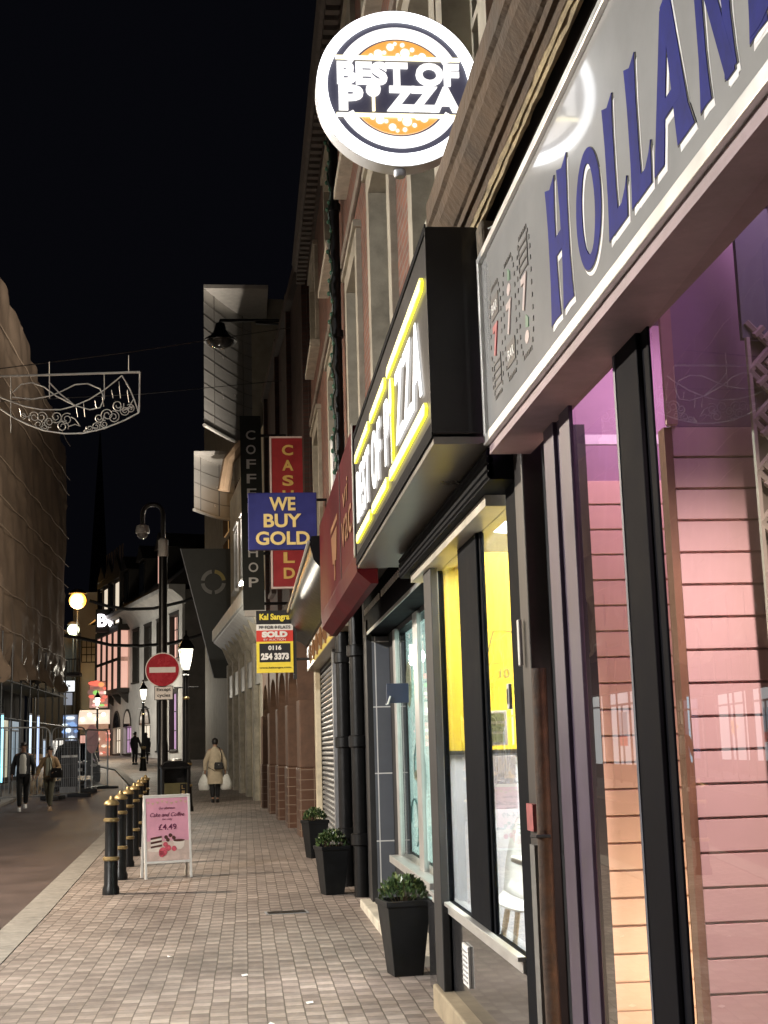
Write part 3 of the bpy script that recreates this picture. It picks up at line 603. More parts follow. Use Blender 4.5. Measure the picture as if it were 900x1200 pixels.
# ---- sign board
hs=thing('lettered_fascia','long grey shop fascia with big blue flared letters and fruit machine reels','shop sign',(.92,2.6,2.54))
signm=mat('grey_white_acrylic',(.37,.37,.365),.16,var=.08,vs=2.5,coat=.7,dirt=.22,dirtcol=(.36,.35,.33))
mb=MB(); mb.box(.92,1.08,-.5,4.76,2.57,3.25); part('board',mb,signm,hs,world=True)
mb=MB(); mb.box(.905,.925,-.5,4.79,3.245,3.275); mb.box(.905,1.08,4.76,4.79,2.54,3.25); mb.box(.905,.925,-.5,4.79,2.535,2.572); mb.box(.925,1.08,-.5,4.76,2.535,2.57)
part('trim',mb,alum,hs,world=True,bevel=.003)
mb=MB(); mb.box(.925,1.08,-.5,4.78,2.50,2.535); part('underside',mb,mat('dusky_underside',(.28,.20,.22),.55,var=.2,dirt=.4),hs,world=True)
blue=mat('blue_lettering',(.02,.024,.15),.55,var=.25,vs=14,spec=.06); blk=mat('black_outline',(.01,.01,.012),.5,var=0); wsh=mat('white_shadow_print',(.8,.8,.8),.4,var=.05)
def stem(u0,u1,v0=0,v1=1,f=.06,sl=.0):
    m=(u0+u1)/2
    return [(u0-f,v0-.02),(m,v0-.012),(u1+f,v0-.02),(u1+f*.5,v0+.10),(u1,v0+.3),(u1,v1-.3),(u1+f*.5,v1-.10),(u1+f,v1+.02),(m,v1-.03),(u0-f,v1+.02),(u0-f*.5,v1-.10),(u0,v1-.3),(u0,v0+.3),(u0-f*.5,v0+.10)]
def ov(n=28,inner=False,b=1):
    k=1 if not inner else .62
    return [(.5+.5*(.56 if inner else 1)*math.cos(a),.5+.5*(.80 if inner else 1)*math.sin(a)) for a in [2*math.pi*i/n for i in range(n)]]
GL={'H':[stem(.06,.38),stem(.62,.94),[(.3,.42),(.7,.42),(.7,.56),(.3,.56)]],
 'L':[stem(.08,.52),[(.3,-.02),(1.0,-.02),(1.06,.27),(.95,.2),(.75,.13),(.3,.13)]],
 'A':[[(-.08,-.02),(.22,-.02),(.3,.2),(.6,.95),(.5,1.02),(.38,.98)],[(.62,-.02),(1.08,-.02),(.95,.16),(.66,1.04),(.40,1.0),(.48,.85)],[(.25,.26),(.8,.26),(.8,.38),(.3,.38)]],
 'N':[stem(.06,.26),stem(.76,.96,0,1),[(.06,1.02),(.34,1.02),(.96,.02),(.96,-.04),(.74,-.04)]],
 'D':[stem(.1,.4)]}
def letter(ch,ya,yb,z0,z1):
    out=[]
    for (m,x,dx,dz,gr) in ((wsh,.9192,-.012,-.020,.0),(blk,.9182,-.002,-.003,.005),(blue,.9168,0,0,0)):
        mb=MB(); w=ya-yb; h=z1-z0
        def tr(p): 
            return (ya-p[0]*w-dx*-1*1.0, z0+p[1]*h+dz)
        if ch in 'OD':
            n=36
            for i in range(n):
                a0,a1=2*math.pi*i/n,2*math.pi*(i+1)/n
                if ch=='D' and math.cos((a0+a1)/2)<-.1: continue
                cx_=.5 if ch=='O' else .2; sx=.5 if ch=='O' else .8
                P=[(cx_+sx*k1*math.cos(a),.5+.5*k2*math.sin(a)) for a,k1,k2 in ((a0,.52,.76),(a1,.52,.76),(a1,1+gr*6,1+gr*4),(a0,1+gr*6,1+gr*4))]
                mb.prism([tr(p) for p in P],'yz',x-(.0009 if ch=='D' else 0),x+.0045)
        for j,q in enumerate(GL.get(ch,[])):
            if gr:
                cxm=sum(p[0] for p in q)/len(q); q=[(p[0]+(gr/w if p[0]>cxm else -gr/w),p[1]) for p in q]
            mb.prism([tr(p) for p in q],'yz',x-.0002*j,x+.003+.0004*j)
        out.append((mb,m))
    L=part('letter',out[2][0],out[2][1],hs,world=True); part('outline',out[1][0],out[1][1],L,world=True); part('drop_shadow_print',out[0][0],out[0][1],L,world=True)
for ch,a,b,z0,z1 in (('H',3.69,3.42,2.65,3.06),('O',3.35,3.10,2.65,2.98),('L',3.055,2.89,2.66,3.0),('L',2.855,2.70,2.66,3.0),('A',2.66,2.43,2.66,3.0),('N',2.375,2.18,2.66,3.0),('D',2.12,1.92,2.66,3.0)): letter(ch,a,b,z0,z1)
# fruit machine reels
reel=[('bar','red','strip'),('leaf','pale','bar'),('strip','pale','leaf')]
redp=mat('red_print',(.35,.05,.06),.4,var=.2); palep=mat('faded_red_print',(.42,.34,.33),.4,var=.2); grnp=mat('green_print',(.06,.16,.09),.4,var=.2)
for (yc,zc),items in zip(((4.53,2.87),(4.28,2.87),(4.03,2.87)),reel):
    for k,it in enumerate(items):
        z=zc+(.125-.125*k); f=.917
        if it=='bar':
            mb=MB(); mb.box(f,.92,yc-.065,yc+.065,z-.04,z+.04); b=part('bar_symbol',mb,blk,hs,world=True); text('lettering','BAR',.06,wsh,b,MX(f-.001,yc,z),ext=.0008,world=True,fit=(.1,.035))
        elif it=='strip':
            mb=MB()
            for q in range(4): mb.box(f,.92,yc-.06,yc+.06,z-.05+q*.03,z-.04+q*.03)
            mb.box(f,.92,yc-.065,yc-.06,z-.055,z+.06); mb.box(f,.92,yc+.06,yc+.065,z-.055,z+.06); part('stripe_symbol',mb,blk,hs,world=True)
        elif it=='leaf':
            mb=MB(); mb.prism([(yc,z+.05),(yc-.035,z+.03),(yc-.03,z-.0),(yc+.01,z+.01)],'yz',f,.92); part('leaf_symbol',mb,grnp,hs,world=True)
            mb=MB(); mb.prism([(yc+.03*math.cos(a),z-.025+.022*math.sin(a)) for a in [i*.6 for i in range(10)]],'yz',f+.001,.92); part('fruit_symbol',mb,palep,hs,world=True)
        else:
            text('seven_symbol','7',.13,redp if it=='red' else palep,hs,MX(f,yc,z),ext=.002,off=.004,world=True,fit=(.085,.115))
    mb=MB()
    for i in range(34):
        a=2*math.pi*i/34; yy=yc+.1*max(-1,min(1,1.25*math.cos(a))); zz=zc+.205*max(-1,min(1,1.12*math.sin(a)))
        mb.box(.9175,.92,yy-.006,yy+.006,zz-.007,zz+.007)
    part('dotted_border',mb,blk,hs,world=True)
KH=1.033; hs.location=EYE+(Vector(hs.location)-EYE)*KH; hs.scale=(KH,KH,KH)
# ---- old cornice above
oc=thing('old_cornice','weathered brown and cream moulded cornice running above the grey lettered sign','cornice',(.95,2.2,3.3))
KS=1.146; kc=lambda q:[(x*KS,1.42+(z-1.42)*KS) for x,z in q]
P=kc([(1.08,3.52),(.85,3.50),(.838,3.30),(.828,3.325),(.815,3.325),(.808,3.345),(.795,3.35),(.755,3.40),(.745,3.43),(.73,3.44),(.73,3.53),(1.08,3.60)])
n=60; mb=MB(); rnd=random.Random(5); rings=[]
for i in range(n+1):
    y=-.6+6.18*i/n; rings.append([(x+rnd.gauss(0,.0009),y,z+rnd.gauss(0,.0009)) for x,z in P])
mb.loft(rings)
cm=mat('weathered_moulding',(.075,.046,.024),.85,var=.4,vs=3,bump=.9,bs=30,dirt=.85,dirtcol=(.035,.028,.02))
part('moulding',mb,cm,oc,world=True)
mb=MB(); rings=[]
for i in range(91):
    y=-.6+6.15*i/90; rings.append([(x+rnd.gauss(0,.0016),y,z+rnd.gauss(0,.0022)) for x,z in kc([(.862,3.44),(.876,3.31),(.870,3.272),(.858,3.27),(.852,3.29),(.847,3.285),(.839,3.302),(.846,3.44)])])
mb.loft(rings); part('cream_lip',mb,mat('peeling_cream',(.30,.235,.13),.85,var=.4,vs=14,bump=.6,bs=40,dirt=.8,dirtcol=(.09,.065,.04)),oc,world=True)
mb=MB(); mb.box(1.04,1.25,-.6,5.5,3.56,3.72); part('soffit',mb,mat('near_black_soffit',(.035,.03,.026),.9,var=.4),oc,world=True)  # very dark soffit in the recess behind the cream lip
mb=MB(); mb.prism([(.93,3.50),(1.05,3.50),(1.1,3.6),(.93,3.6)],'xz',5.42,5.58); mb.prism([(.955,3.28),(1.04,3.28),(1.07,3.48),(.95,3.49)],'xz',4.90,5.02); part('end_console',mb,mat('broken_console',(.13,.105,.075),.9,var=.5,vs=20,bump=.8,dirt=.6),oc,world=True,bevel=.012)
mb=MB(); mb.box(1.3,6,-.6,4.88,3.2,9.3); tag(part('shop_building',mb,brickmat('brown_brick',(.16,.08,.055),(.1,.05,.04),(.14,.12,.1)),None),'brown brick upper floors rising above the arcade and its old cornice','building')
tag(part('wire_clip',MB().tube([at(572,268,Y=4.78),at(580,264,Y=4.76),at(586,258,Y=4.75)],.004,6),white,None),'small pale wire end sticking out above the grey sign corner','wire')
# ---- pier between the two shops
pr=thing('shop_pier','narrow dark timber pier between the pizza window and the arcade','pier',(1.12,4.98,0))
part('post',MB().box(1.08,1.22,4.95,5.1,0,2.62),mat('brown_black_timber',(.025,.02,.017),.5,var=.4,vs=5),pr,world=True,bevel=.006)
part('backing',MB().box(1.16,1.3,4.80,4.96,0,2.62),blackm,pr,world=True)
mb=MB(); mb.box(1.065,1.08,4.97,5.05,0,1.05); part('weathered_board',mb,mat('grey_weathered_board',(.13,.125,.115),.7,var=.3,vs=9,bump=.3),pr,world=True)
mb=MB(); mb.box(1.063,1.08,4.96,5.07,1.10,1.20); part('sticker',mb,mat('faded_red_sticker',(.3,.08,.08),.5,var=.3,vs=30),pr,world=True)
mb=MB(); mb.box(1.055,1.07,5.03,5.06,1.72,1.90); part('lock_plate',mb,alum,pr,world=True,bevel=.004)
mb=MB(); mb.box(1.035,1.05,5.18,5.215,1.56,1.66); lk=part('lock_plate',mb,alum,pr,world=True,bevel=.003); part('keyhole',MB().box(1.032,1.036,5.19,5.205,1.58,1.64),black,lk,world=True)
t=thing('old_pipe','brown rusty pipe running down the pier beside the arcade window','pipe',(1.09,4.88,0))
part('pipe',MB().tube([(1.09,4.88,0),(1.085,4.885,.8),(1.095,4.88,1.7)],.028,10),mat('rusty_pipe',(.05,.026,.014),.8,var=.5,vs=20,bump=.5,dirt=.5),t,world=True,smooth=True)
part('strap',MB().tube([(1.05,4.94,1.085),(1.055,4.86,1.09),(1.1,4.84,1.09)],.006,6),blackm,t,world=True)
# ------------------------------------------------------------------ hanging signs
gs=thing('hanging_sign','blue square sign with pale gold WE BUY GOLD lettering hung on a bracket','projecting sign',(.535,18,4.13))
part('panel',MB().box(.06,1.01,17.96,18.04,4.15,4.95),mat('blue_enamel',(.025,.03,.17),.4,var=.15),gs,world=True,bevel=.01)
gt=mat('gold_text',(.78,.62,.24),.5,var=.1)
for s,z,w in (('WE',4.79,.36),('BUY',4.555,.52),('GOLD',4.31,.74)): text('lettering',s,.28,gt,gs,MF(.535,17.956,z),off=.008,world=True,fit=(w,.19))
mb=MB(); mb.tube([(1.0,18,4.85),(1.17,18,4.85)],.02,8); mb.tube([(1.0,18,4.3),(1.17,18,4.3)],.02,8); part('bracket',mb,black,gs,world=True)
cs=thing('hanging_sign','tall narrow red sign with gold vertical CASH 4 GOLD letters and pale frame','projecting sign',(.755,22,4.1))
part('panel',MB().box(.48,1.03,21.96,22.04,4.13,6.68),mat('red_enamel',(.28,.025,.03),.4,var=.15),cs,world=True)
mb=MB(); 
for a,b,c,d in ((.45,.48,4.1,6.71),(1.03,1.06,4.1,6.71),(.48,1.03,4.1,4.13),(.48,1.03,6.68,6.71)): mb.box(a,b,21.95,22.05,c,d)
part('frame',mb,mat('pinkish_frame',(.6,.5,.48),.5,var=.1),cs,world=True)
for i,ch in enumerate('CASH4GOLD'): text('lettering',ch,.25,mat('dull_gold_text_%d'%i,(.62,.42,.12),.5,var=.1) if i==0 else bpy.data.materials['dull_gold_text_0'],cs,MF(.755,21.955,6.47-i*.264),off=.008,world=True,fit=(.19,.185))
mb=MB()
for z in (4.6,6.2): mb.tube([(1.05,22,z),(1.3,22,z)],.025,8)
part('bracket',mb,black,cs,world=True)
cf=thing('hanging_sign','very tall black sign with silver vertical COFFEE SHOP letters','projecting sign',(.12,26,4.2))
part('panel',MB().prism([(-.06,8.1),(.36,8.1),(.40,4.17),(-.02,4.17)],'xz',25.95,26.05),mat('black_green_panel',(.012,.016,.014),.45,var=.2),cf,world=True)
st=mat('silver_text',(.55,.56,.56),.4,var=.1)
for i,ch in enumerate('COFFEE SHOP'):
    if ch!=' ': text('lettering',ch,.25,st,cf,MF(.155+.0032*i,25.94,7.70-i*.298),off=.003,world=True,fit=(.19,.19))
part('foot_plate',MB().box(0,.42,25.95,26.05,4.05,4.17),white,cf,world=True)
mb=MB()
for z in (7.7,6.5,5.3,4.3): mb.tube([(.36,26,z),(1.0,26,z)],.03,8)
part('bracket',mb,black,cf,world=True)
# agent board
ab=thing('agent_board','yellow black and red SOLD agent board fixed to the brick wall','estate board',(.5,20,2.6))
c0,c1=at(300,716,Y=20),at(344,788,Y=20); bx0,bx1,bz1,bz0=c0.x,c1.x,c0.z,c1.z; bw=bx1-bx0; bh=bz1-bz0; bc=(bx0+bx1)/2
part('board',MB().box(bx0,bx1,19.98,20.0,bz0,bz1),mat('white_board',(.72,.72,.7),.45,var=.08),ab,world=True)
ye=mat('yellow_print_board',(.78,.63,.06),.45,var=.08); rd=mat('red_print_board',(.55,.04,.03),.45,var=.08)
def bnd(n,f0,f1,m,x0=0,x1=1,d=.003): return part(n,MB().box(bx0+bw*x0,bx0+bw*x1,19.98-d,19.98,bz0+bh*f0,bz0+bh*f1),m,ab,world=True)
bnd('name_band',.78,1,blk); bnd('sold_band',.5,.68,rd); bnd('number_band',0,.5,ye); bnd('number_box',.17,.47,blk,.08,.92,.006)
yt=mat('yellow_text',(.8,.68,.08),.4,var=0)
def bt(s,f,w,h,m,off=.004): text('lettering',s,.1,m,ab,MF(bc,19.972,bz0+bh*f),off=off,ext=.002,world=True,fit=(bw*w,bh*h))
bt('Kal Sangra',.885,.82,.13,yt); bt('PP FOR 8 FLATS',.73,.85,.05,blk,.001); bt('SOLD',.615,.7,.10,white,.008); bt('BY AUCTION',.53,.6,.035,white,0); bt('0116',.40,.36,.075,white); bt('254 3373',.26,.76,.11,white,.006); bt('www.kalsangra.com',.08,.85,.04,blk,0)
mb=MB(); mb.box(bx1,bx1+.05,19.99,20.05,bz0-.1,bz1+.05); mb.tube([(bx1+.05,20.02,bz1-.15),(1.2,20.02,bz1-.15)],.02,6); mb.tube([(bx1+.05,20.02,bz0+.2),(1.2,20.02,bz0+.2)],.02,6); part('post',mb,blackm,ab,world=True)
# ------------------------------------------------------------------ dark brick pub with four arched bays
A=R(3.0)
bB=thing('arcaded_brick_building','dark brown brick building with row of arched doorways and tiled piers at street level','building',(1.08,22.2,0),A)
mb=MB(); H=[]
holes=[(1.3+i*2.9,2.3+i*2.9,5.0,6.6) for i in range(3)]
holed(mb,0,-.6,9.4,3.0,10.45,holes,.12); mb.quad((0,9.4,0),(6,9.4,0),(6,9.4,10.45),(0,9.4,10.45)); mb.quad((0,-.6,3),(6,-.6,3),(6,-.6,10.45),(0,-.6,10.45)); mb.quad((0,-.6,10.45),(0,9.4,10.45),(6,9.4,10.45),(6,-.6,10.45))
part('wall',mb,db,bB)
for a,b,c,d in holes: sash(bB,0,a,b,c,d,mat('dark_frame',(.06,.04,.035),.6,var=.2) if not H else H[0],darkpane,0,.02,(1,1),world=False); H.append(bpy.data.materials['dark_frame'])
mb=MB()
for y in (-.55,2.6,5.6,9.1): mb.box(-.09,.0,y,y+.28,3.2,10.3)
mb.box(-.12,.0,-.6,9.4,9.9,10.1); part('pilaster',mb,db,bB)
mb=MB(); y=-.5
while y<9.2: mb.box(-.05,0,y,y+.16,3.05,4.3); y+=.32
part('boarding',mb,mat('brown_boarding',(.075,.045,.03),.6,var=.35,vs=5),bB)
brn=mat('brown_stone_arch',(.11,.062,.04),.7,var=.25,vs=6,bump=.2); brt=tilemat('brown_glazed_tile',(.11,.058,.038),(.26,.2,.15),.22,.16,'y',.35); brt2=tilemat('brown_glazed_tile_side',(.15,.085,.055),(.36,.29,.2),.22,.16,'x',.35)
bay=2.35; N4=4
for i in range(N4+1):
    y=-.35+i*bay
    p=part('pier',MB().box(-.22,.16,y,y+.55,1.15,2.25),brn,bB,bevel=.015)
    part('tiled_base',MB().box(-.24,.18,y-.02,y+.57,-.05,1.15),brt,p,bevel=.008)
for i in range(N4):
    y0=.2+i*bay; w=bay-.55; cyy=y0+w/2
    mb=MB(); n=16; rr=w/2
    for k in range(n):
        a0=math.pi*k/n; a1=math.pi*(k+1)/n
        P=[(cyy+rr*math.cos(a0),2.25+rr*.75*math.sin(a0)),(cyy+rr*math.cos(a1),2.25+rr*.75*math.sin(a1)),(cyy+rr*math.cos(a1),3.25),(cyy+rr*math.cos(a0),3.25)]
        mb.prism(P,'yz',-.2,.1)
    part('arch',mb,brn,bB)
    part('tympanum',MB().prism([(cyy+rr*math.cos(a),2.25+rr*.75*math.sin(a)) for a in [math.pi*k/14 for k in range(15)]],'yz',-.02,.06),mat('white_tympanum',(.7,.66,.55),.5,var=.12) if i==0 else bpy.data.materials['white_tympanum'],bB)
    d=part('door',MB().box(.22,.28,y0,y0+w,0,2.25),mat('brown_door',(.09,.04,.02),.45,var=.25,vs=4) if i==0 else bpy.data.materials['brown_door'],bB)
    mb=MB()
    for q in range(2):
        for (za,zb) in ((.25,1.0),(1.15,2.1)): mb.box(.205,.22,y0+.12+q*w*.5,y0+w*.5-.1+q*w*.5,za,zb)
    part('door_panel',mb,bpy.data.materials['brown_door'],d,bevel=.01); part('handle',MB().lathe([(.03,-.03),(.03,.03)],(.2,y0+w*.45,1.05),8),gold,d)
mb=MB(); mb.box(-.18,.1,-.4,-.3+N4*bay+.6,3.25,3.35); part('arch_cornice',mb,brn,bB)
part('pier_infill',MB().box(-.1,.3,-.35,N4*bay+.25,2.25,3.25),brn,bB) if 0 else None
mb=MB(); mb.box(.27,.4,-.4,N4*bay+.3,0,3.2); part('back_wall',mb,db,bB)
# barn lamp on long arm
c=at(258,392,Y=27.5)
bl=thing('wall_lamp','black bell shaped street lamp on a long arm projecting from the dark brick wall','street lamp',(.85,27.5,c.z+.25))
mb=MB(); mb.tube([(.85,27.5,c.z+.32),(c.x,27.5,c.z+.32),(c.x-.02,27.5,c.z+.22)],.035,8); mb.tube([(.85,27.5,c.z+.24),(.3,27.5,c.z+.26)],.03,8); part('arm',mb,black,bl,world=True,smooth=True)
part('lamp_shade',MB().lathe([(.03,.28),(.1,.24),(.13,.1),(.2,-.02),(.34,-.12),(.35,-.16),(.32,-.16),(.18,-.05),(.0,.0)],(c.x,27.5,c.z),24),black,bl,world=True,smooth=True)
part('lens',MB().lathe([(.3,-.14),(.24,-.24),(.12,-.3),(0,-.31)],(c.x,27.5,c.z),20),mat('unlit_lens',(.05,.05,.05),.05,var=0,spec=.8),bl,world=True,smooth=True)
# ------------------------------------------------------------------ cream shop with bracketed canopy
A2=R(5.2)
cr=thing('cream_building','pale cream shop building with bracketed canopy over tall glazed doors','building',(.55,33,G(33)),A2)
mb=MB(); hl=[(.6+i*2.15,2.0+i*2.15,.15,2.9) for i in range(5)]; h2=[(.8+i*2.4,1.9+i*2.4,6.3,8.2) for i in range(4)]
holed(mb,0,0,11,-.2,9.6,hl+h2,.2); mb.quad((0,0,-.2),(6,0,-.2),(6,0,9.6),(0,0,9.6)); mb.quad((0,11,-.2),(6,11,-.2),(6,11,9.6),(0,11,9.6)); part('wall',mb,cream,cr)
for i,(a,b,c,d) in enumerate(hl):
    m=MB(); m.box(.1,.2,a,a+.1,c,d); m.box(.1,.2,b-.1,b,c,d); m.box(.1,.2,a+.1,b-.1,d-.5,d-.42); m.box(.1,.2,a+.1,b-.1,c,c+.4)
    w=part('shop_door',m,white,cr); part('pane',MB().box(.16,.17,a+.1,b-.1,c+.4,d),mat('dusky_glass',(.12,.12,.1),.1,var=.2,spec=.6) if i==0 else bpy.data.materials['dusky_glass'],w)
for a,b,c,d in h2: sash(cr,0,a,b,c,d,white,darkpane,.1,.04,(1,1),world=False)
mb=MB()
for i in range(6): mb.box(-.14,0,-.05+i*2.15,.45+i*2.15,-.1,4.1)
part('pilaster',mb,stone,cr,bevel=.02)
mb=MB(); mb.box(-.1,0,.0,11,3.0,3.7); part('fascia',mb,mat('pale_fascia',(.5,.5,.46),.5,var=.15),cr)
mb=MB(); mb.box(-.62,0,-.1,11.1,4.9,5.25); mb.prism([(0,4.5),(-.2,4.55),(-.58,4.85),(-.58,4.9),(0,4.9)],'xz',-.06,11.06); part('canopy',mb,white,cr,bevel=.02)
y=.1
while y<11: part('bracket',MB().prism([(-.0,4.0),(-.12,4.1),(-.35,4.66),(-.02,4.6)],'xz',y,y+.16),stone,cr,bevel=.01); y+=1.3
# ------------------------------------------------------------------ modern metal-clad building
metal=mat('brushed_cladding',(.62,.6,.56),.22,.5,var=.05,vs=1.5,bump=.03,bs=3)
seam=mat('dark_seam',(.14,.13,.12),.5,.4,var=.1)
A3=R(7)
mc=thing('metal_clad_building','modern building with curved silver metal bays curling out over the street','building',(.1,43.6,G(43.6)),A3)
mb=MB(); mb.box(0,7,0,15,0,16.5); part('wall',mb,mat('beige_render',(.3,.26,.2),.8,var=.2,vs=2),mc)
def bay_sheet(yn,xl,xr,dz,z0,z1,name):
    """a curved bay: near left edge at (xl,yn) sweeping back to (xr, yn+dz)"""
    n=20; arc=[]
    for k in range(n+1):
        u=k/n; arc.append((xl+(xr-xl)*u, yn+dz*math.sin(u*math.pi/2)**1.0*1.0))
    out=[(p[0],p[1]+.12) for p in arc]
    mb=MB(); mb.prism(arc+out[::-1],'xy',z0,z1)
    o=part(name,mb,metal,mc,world=True,smooth=True)
    m=MB(); rows=max(2,int((z1-z0)/.42))
    for r in range(1,rows):
        z=z0+(z1-z0)*r/rows; m.tube([(p[0],p[1]-.004,z) for p in arc],.012,5)
    for k in (3,12): m.tube([(arc[k][0],arc[k][1]-.015,z0),(arc[k][0],arc[k][1]-.006,z1)],.02,5)
    part('seam',m,seam,o,world=True)
    lid=MB(); lid.prism(arc+[(xr,yn),],'xy',z1,z1+.12) ; part('roof_slab',lid,mat('pale_slab',(.38,.36,.33),.6,var=.15) if 'pale_slab' not in bpy.data.materials else bpy.data.materials['pale_slab'],mc,world=True)
    m2=MB(); m2.tube([(p[0],p[1]-.02,z0) for p in arc],.06,6); part('bottom_rail',m2,metal,o,world=True)
    return o
bay_sheet(40.5,-1.2,.85,3.4,11.55,16.05,'curved_bay')
bay_sheet(44.0,-1.65,-.3,2.0,9.5,11.4,'curved_bay')
mb=MB()
for i in range(3):
    for j in range(3): mb.box(-.05,0,1.2+i*2.0,2.6+i*2.0,6.2+j*1.5,7.4+j*1.5)
wf=part('lattice_window',mb,mat('amber_lit_window',(.3,.2,.1),.4,var=.4,vs=3,emit=(1,.55,.2),es=.22),mc)
mb=MB()
for i in range(3):
    for j in range(3):
        for q in range(5): mb.box(-.09,-.05,1.2+i*2.0+q*.32,1.26+i*2.0+q*.32,6.2+j*1.5,7.4+j*1.5)
part('glazing_bar',mb,mat('brown_bar',(.08,.05,.03),.6,var=.1),wf)
# support strut in front of the lower floors
mb=MB(); p0=at(262,520,Y=42.2); p1=at(256,560,Y=42.2); mb.tube([at(284,520,Y=42.9),at(268,540,Y=42.9),at(262,575,Y=42.9)],.2,8); part('strut',mb,mat('tan_strut',(.4,.28,.18),.5,var=.1),mc,world=True)
# dark hanging panel with ring
Yd=47.0; q=[at(212,643,Y=Yd),at(283,643,Y=Yd),at(281,794,Y=Yd),at(251,794,Y=Yd)]
dp=thing('ring_sign','large dark tapering panel with a pale broken ring emblem hung over the pavement','projecting sign',(q[1].x,Yd,q[2].z))
part('panel',MB().prism([(p.x,p.z) for p in q],'xz',Yd,Yd+.5),mat('dark_green_grey_panel',(.055,.06,.055),.5,var=.2,vs=1.5),dp,world=True)
part('edge_strip',MB().prism([(q[0].x-.03,q[0].z),(q[0].x,q[0].z),(q[3].x,q[3].z),(q[3].x-.03,q[3].z)],'xz',Yd-.02,Yd+.5),grey,dp,world=True)
c=at(250,682,Y=Yd)
for k in range(4):
    a=R(8)+k*math.pi/2; part('ring_segment',MB().ring((c.x,c.z),.31,.44,a,a+math.pi/2-R(16),12,Yd-.03,Yd),mat('ring_yellow',(.42,.36,.12),.5,var=.1) if k==0 else mat('ring_grey%d'%k,(.3,.31,.3),.5,var=.1),dp,world=True)
mb=MB(); mb.tube([(q[1].x,Yd+.25,q[1].z-.3),(q[1].x+.9,Yd+.25,q[1].z-.3)],.05,6); mb.tube([(q[2].x,Yd+.25,q[2].z+.4),(q[2].x+.9,Yd+.25,q[2].z+.4)],.05,6); part('bracket',mb,blackm,dp,world=True)
# ------------------------------------------------------------------ white corner building at the bend
A4=R(17); Ye=78; ge=G(Ye)
c=at(216,900,Y=Ye)
tb=thing('white_corner_building','white rendered corner building with arched ground floor windows, dark timbered gables and lit oriel','building',(c.x,Ye,ge),A4)
wr=mat('white_render',(.62,.6,.56),.8,var=.15,vs=1,dirt=.25); tim=mat('black_timber',(.03,.025,.02),.7,var=.2)
LEN=25; EH=9.9
lit=mat('pink_lit_window',(.4,.3,.28),.3,var=.3,vs=1.2,emit=(1,.55,.42),es=.75); lit2=mat('white_lit_window',(.4,.38,.35),.3,var=.3,vs=1.2,emit=(1,.85,.65),es=.8); litp=mat('purple_lit_window',(.3,.2,.35),.3,var=.4,vs=1.5,emit=(.85,.5,.8),es=.55)
arch=[(8.6,11.7,.5,2.3),(14.2,16.7,.5,2.3),(17.8,20.2,.5,2.3),(21.2,23.2,.5,2.3)]
fw=[(1.4,3.3),(5.4,6.7),(8.4,10.2),(12,13.7)]
H1=arch+[(1.6,3.4,.6,4.0),(5.2,6.6,.6,3.6)]+[(a,b,5.2,8.6) for a,b in fw]
mb=MB(); holed(mb,0,0,LEN,-.5,EH,H1,.25); mb.quad((0,LEN,-.5),(12,LEN,-.5),(12,LEN,EH),(0,LEN,EH)); mb.quad((0,0,EH),(0,LEN,EH),(12,LEN,EH),(12,0,EH)); part('wall',mb,wr,tb)
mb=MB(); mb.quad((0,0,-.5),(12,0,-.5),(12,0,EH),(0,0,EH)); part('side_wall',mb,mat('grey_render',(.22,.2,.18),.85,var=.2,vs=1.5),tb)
mb=MB(); mb.box(-.14,.02,-.1,.55,-.5,EH-.2); mb.box(-.14,.02,4.0,4.5,-.5,4.6); part('pilaster',mb,wr,tb)
for i,(a,b,c_,d) in enumerate(arch):
    cyy=(a+b)/2; rr=(b-a)/2; mb=MB(); n=14
    for k in range(n):
        a0,a1=math.pi*k/n,math.pi*(k+1)/n
        mb.prism([(cyy+rr*math.cos(a0),2.3+1.2*math.sin(a0)),(cyy+rr*math.cos(a1),2.3+1.2*math.sin(a1)),(cyy+rr*.86*math.cos(a1),2.3+1.05*math.sin(a1)),(cyy+rr*.86*math.cos(a0),2.3+1.05*math.sin(a0))],'yz',-.06,.0)
    o=part('arch',mb,tim,tb)
    part('fanlight',MB().prism([(cyy+rr*.86*math.cos(t_),2.3+1.05*math.sin(t_)) for t_ in [math.pi*k/14 for k in range(15)]],'yz',-.05,-.02),darkpane,o)
    w=sash(tb,0,a,b,c_,d,tim,litp if i%2 else lit2,0,.03,(1,2),depth=.25,world=False)
sash(tb,0,1.6,3.4,.6,4.0,tim,litp,.12,.05,(2,2),depth=.25,world=False); sash(tb,0,5.2,6.6,.6,3.6,tim,greyglass,.12,.05,(2,1),depth=.25,world=False)
for i,(a,b) in enumerate(fw): sash(tb,0,a,b,5.2,8.6,tim,(lit if i==0 else greyglass),.12,.05,(3,2),depth=.25,world=False)
mb=MB(); mb.prism([(0,EH-.9),(-.25,EH-.5),(-.75,EH-.1),(-1.0,EH),(-1.0,EH+.25),(0,EH+.25)],'xz',-.3,LEN-6); part('eaves_cove',mb,wr,tb)
rf=mat('dark_roof_tiles',(.03,.025,.022),.8,var=.3,vs=3)
mb=MB(); mb.prism([(-1.0,EH+.26),(4.5,EH+5),(10,EH+.26)],'xz',-.3,LEN); roof=part('roof',mb,rf,tb)
for y in (3.2,8.5,13.5):
    mb=MB(); mb.box(-.4,3,y,y+1.7,EH+.3,EH+3.0); mb.prism([(y-.25,EH+3.0),(y+.85,EH+4.0),(y+1.95,EH+3.0)],'yz',-.6,3); dm=part('dormer',mb,tim,tb)
    w=part('window',MB().box(-.46,-.4,y+.25,y+1.45,EH+.9,EH+2.8),lit if y==3.2 else darkpane,dm)
mb=MB()
for k in range(7): mb.box(-.55,-.45,15.0+k*.9,15.2+k*.9,EH+.4,EH+5.0)
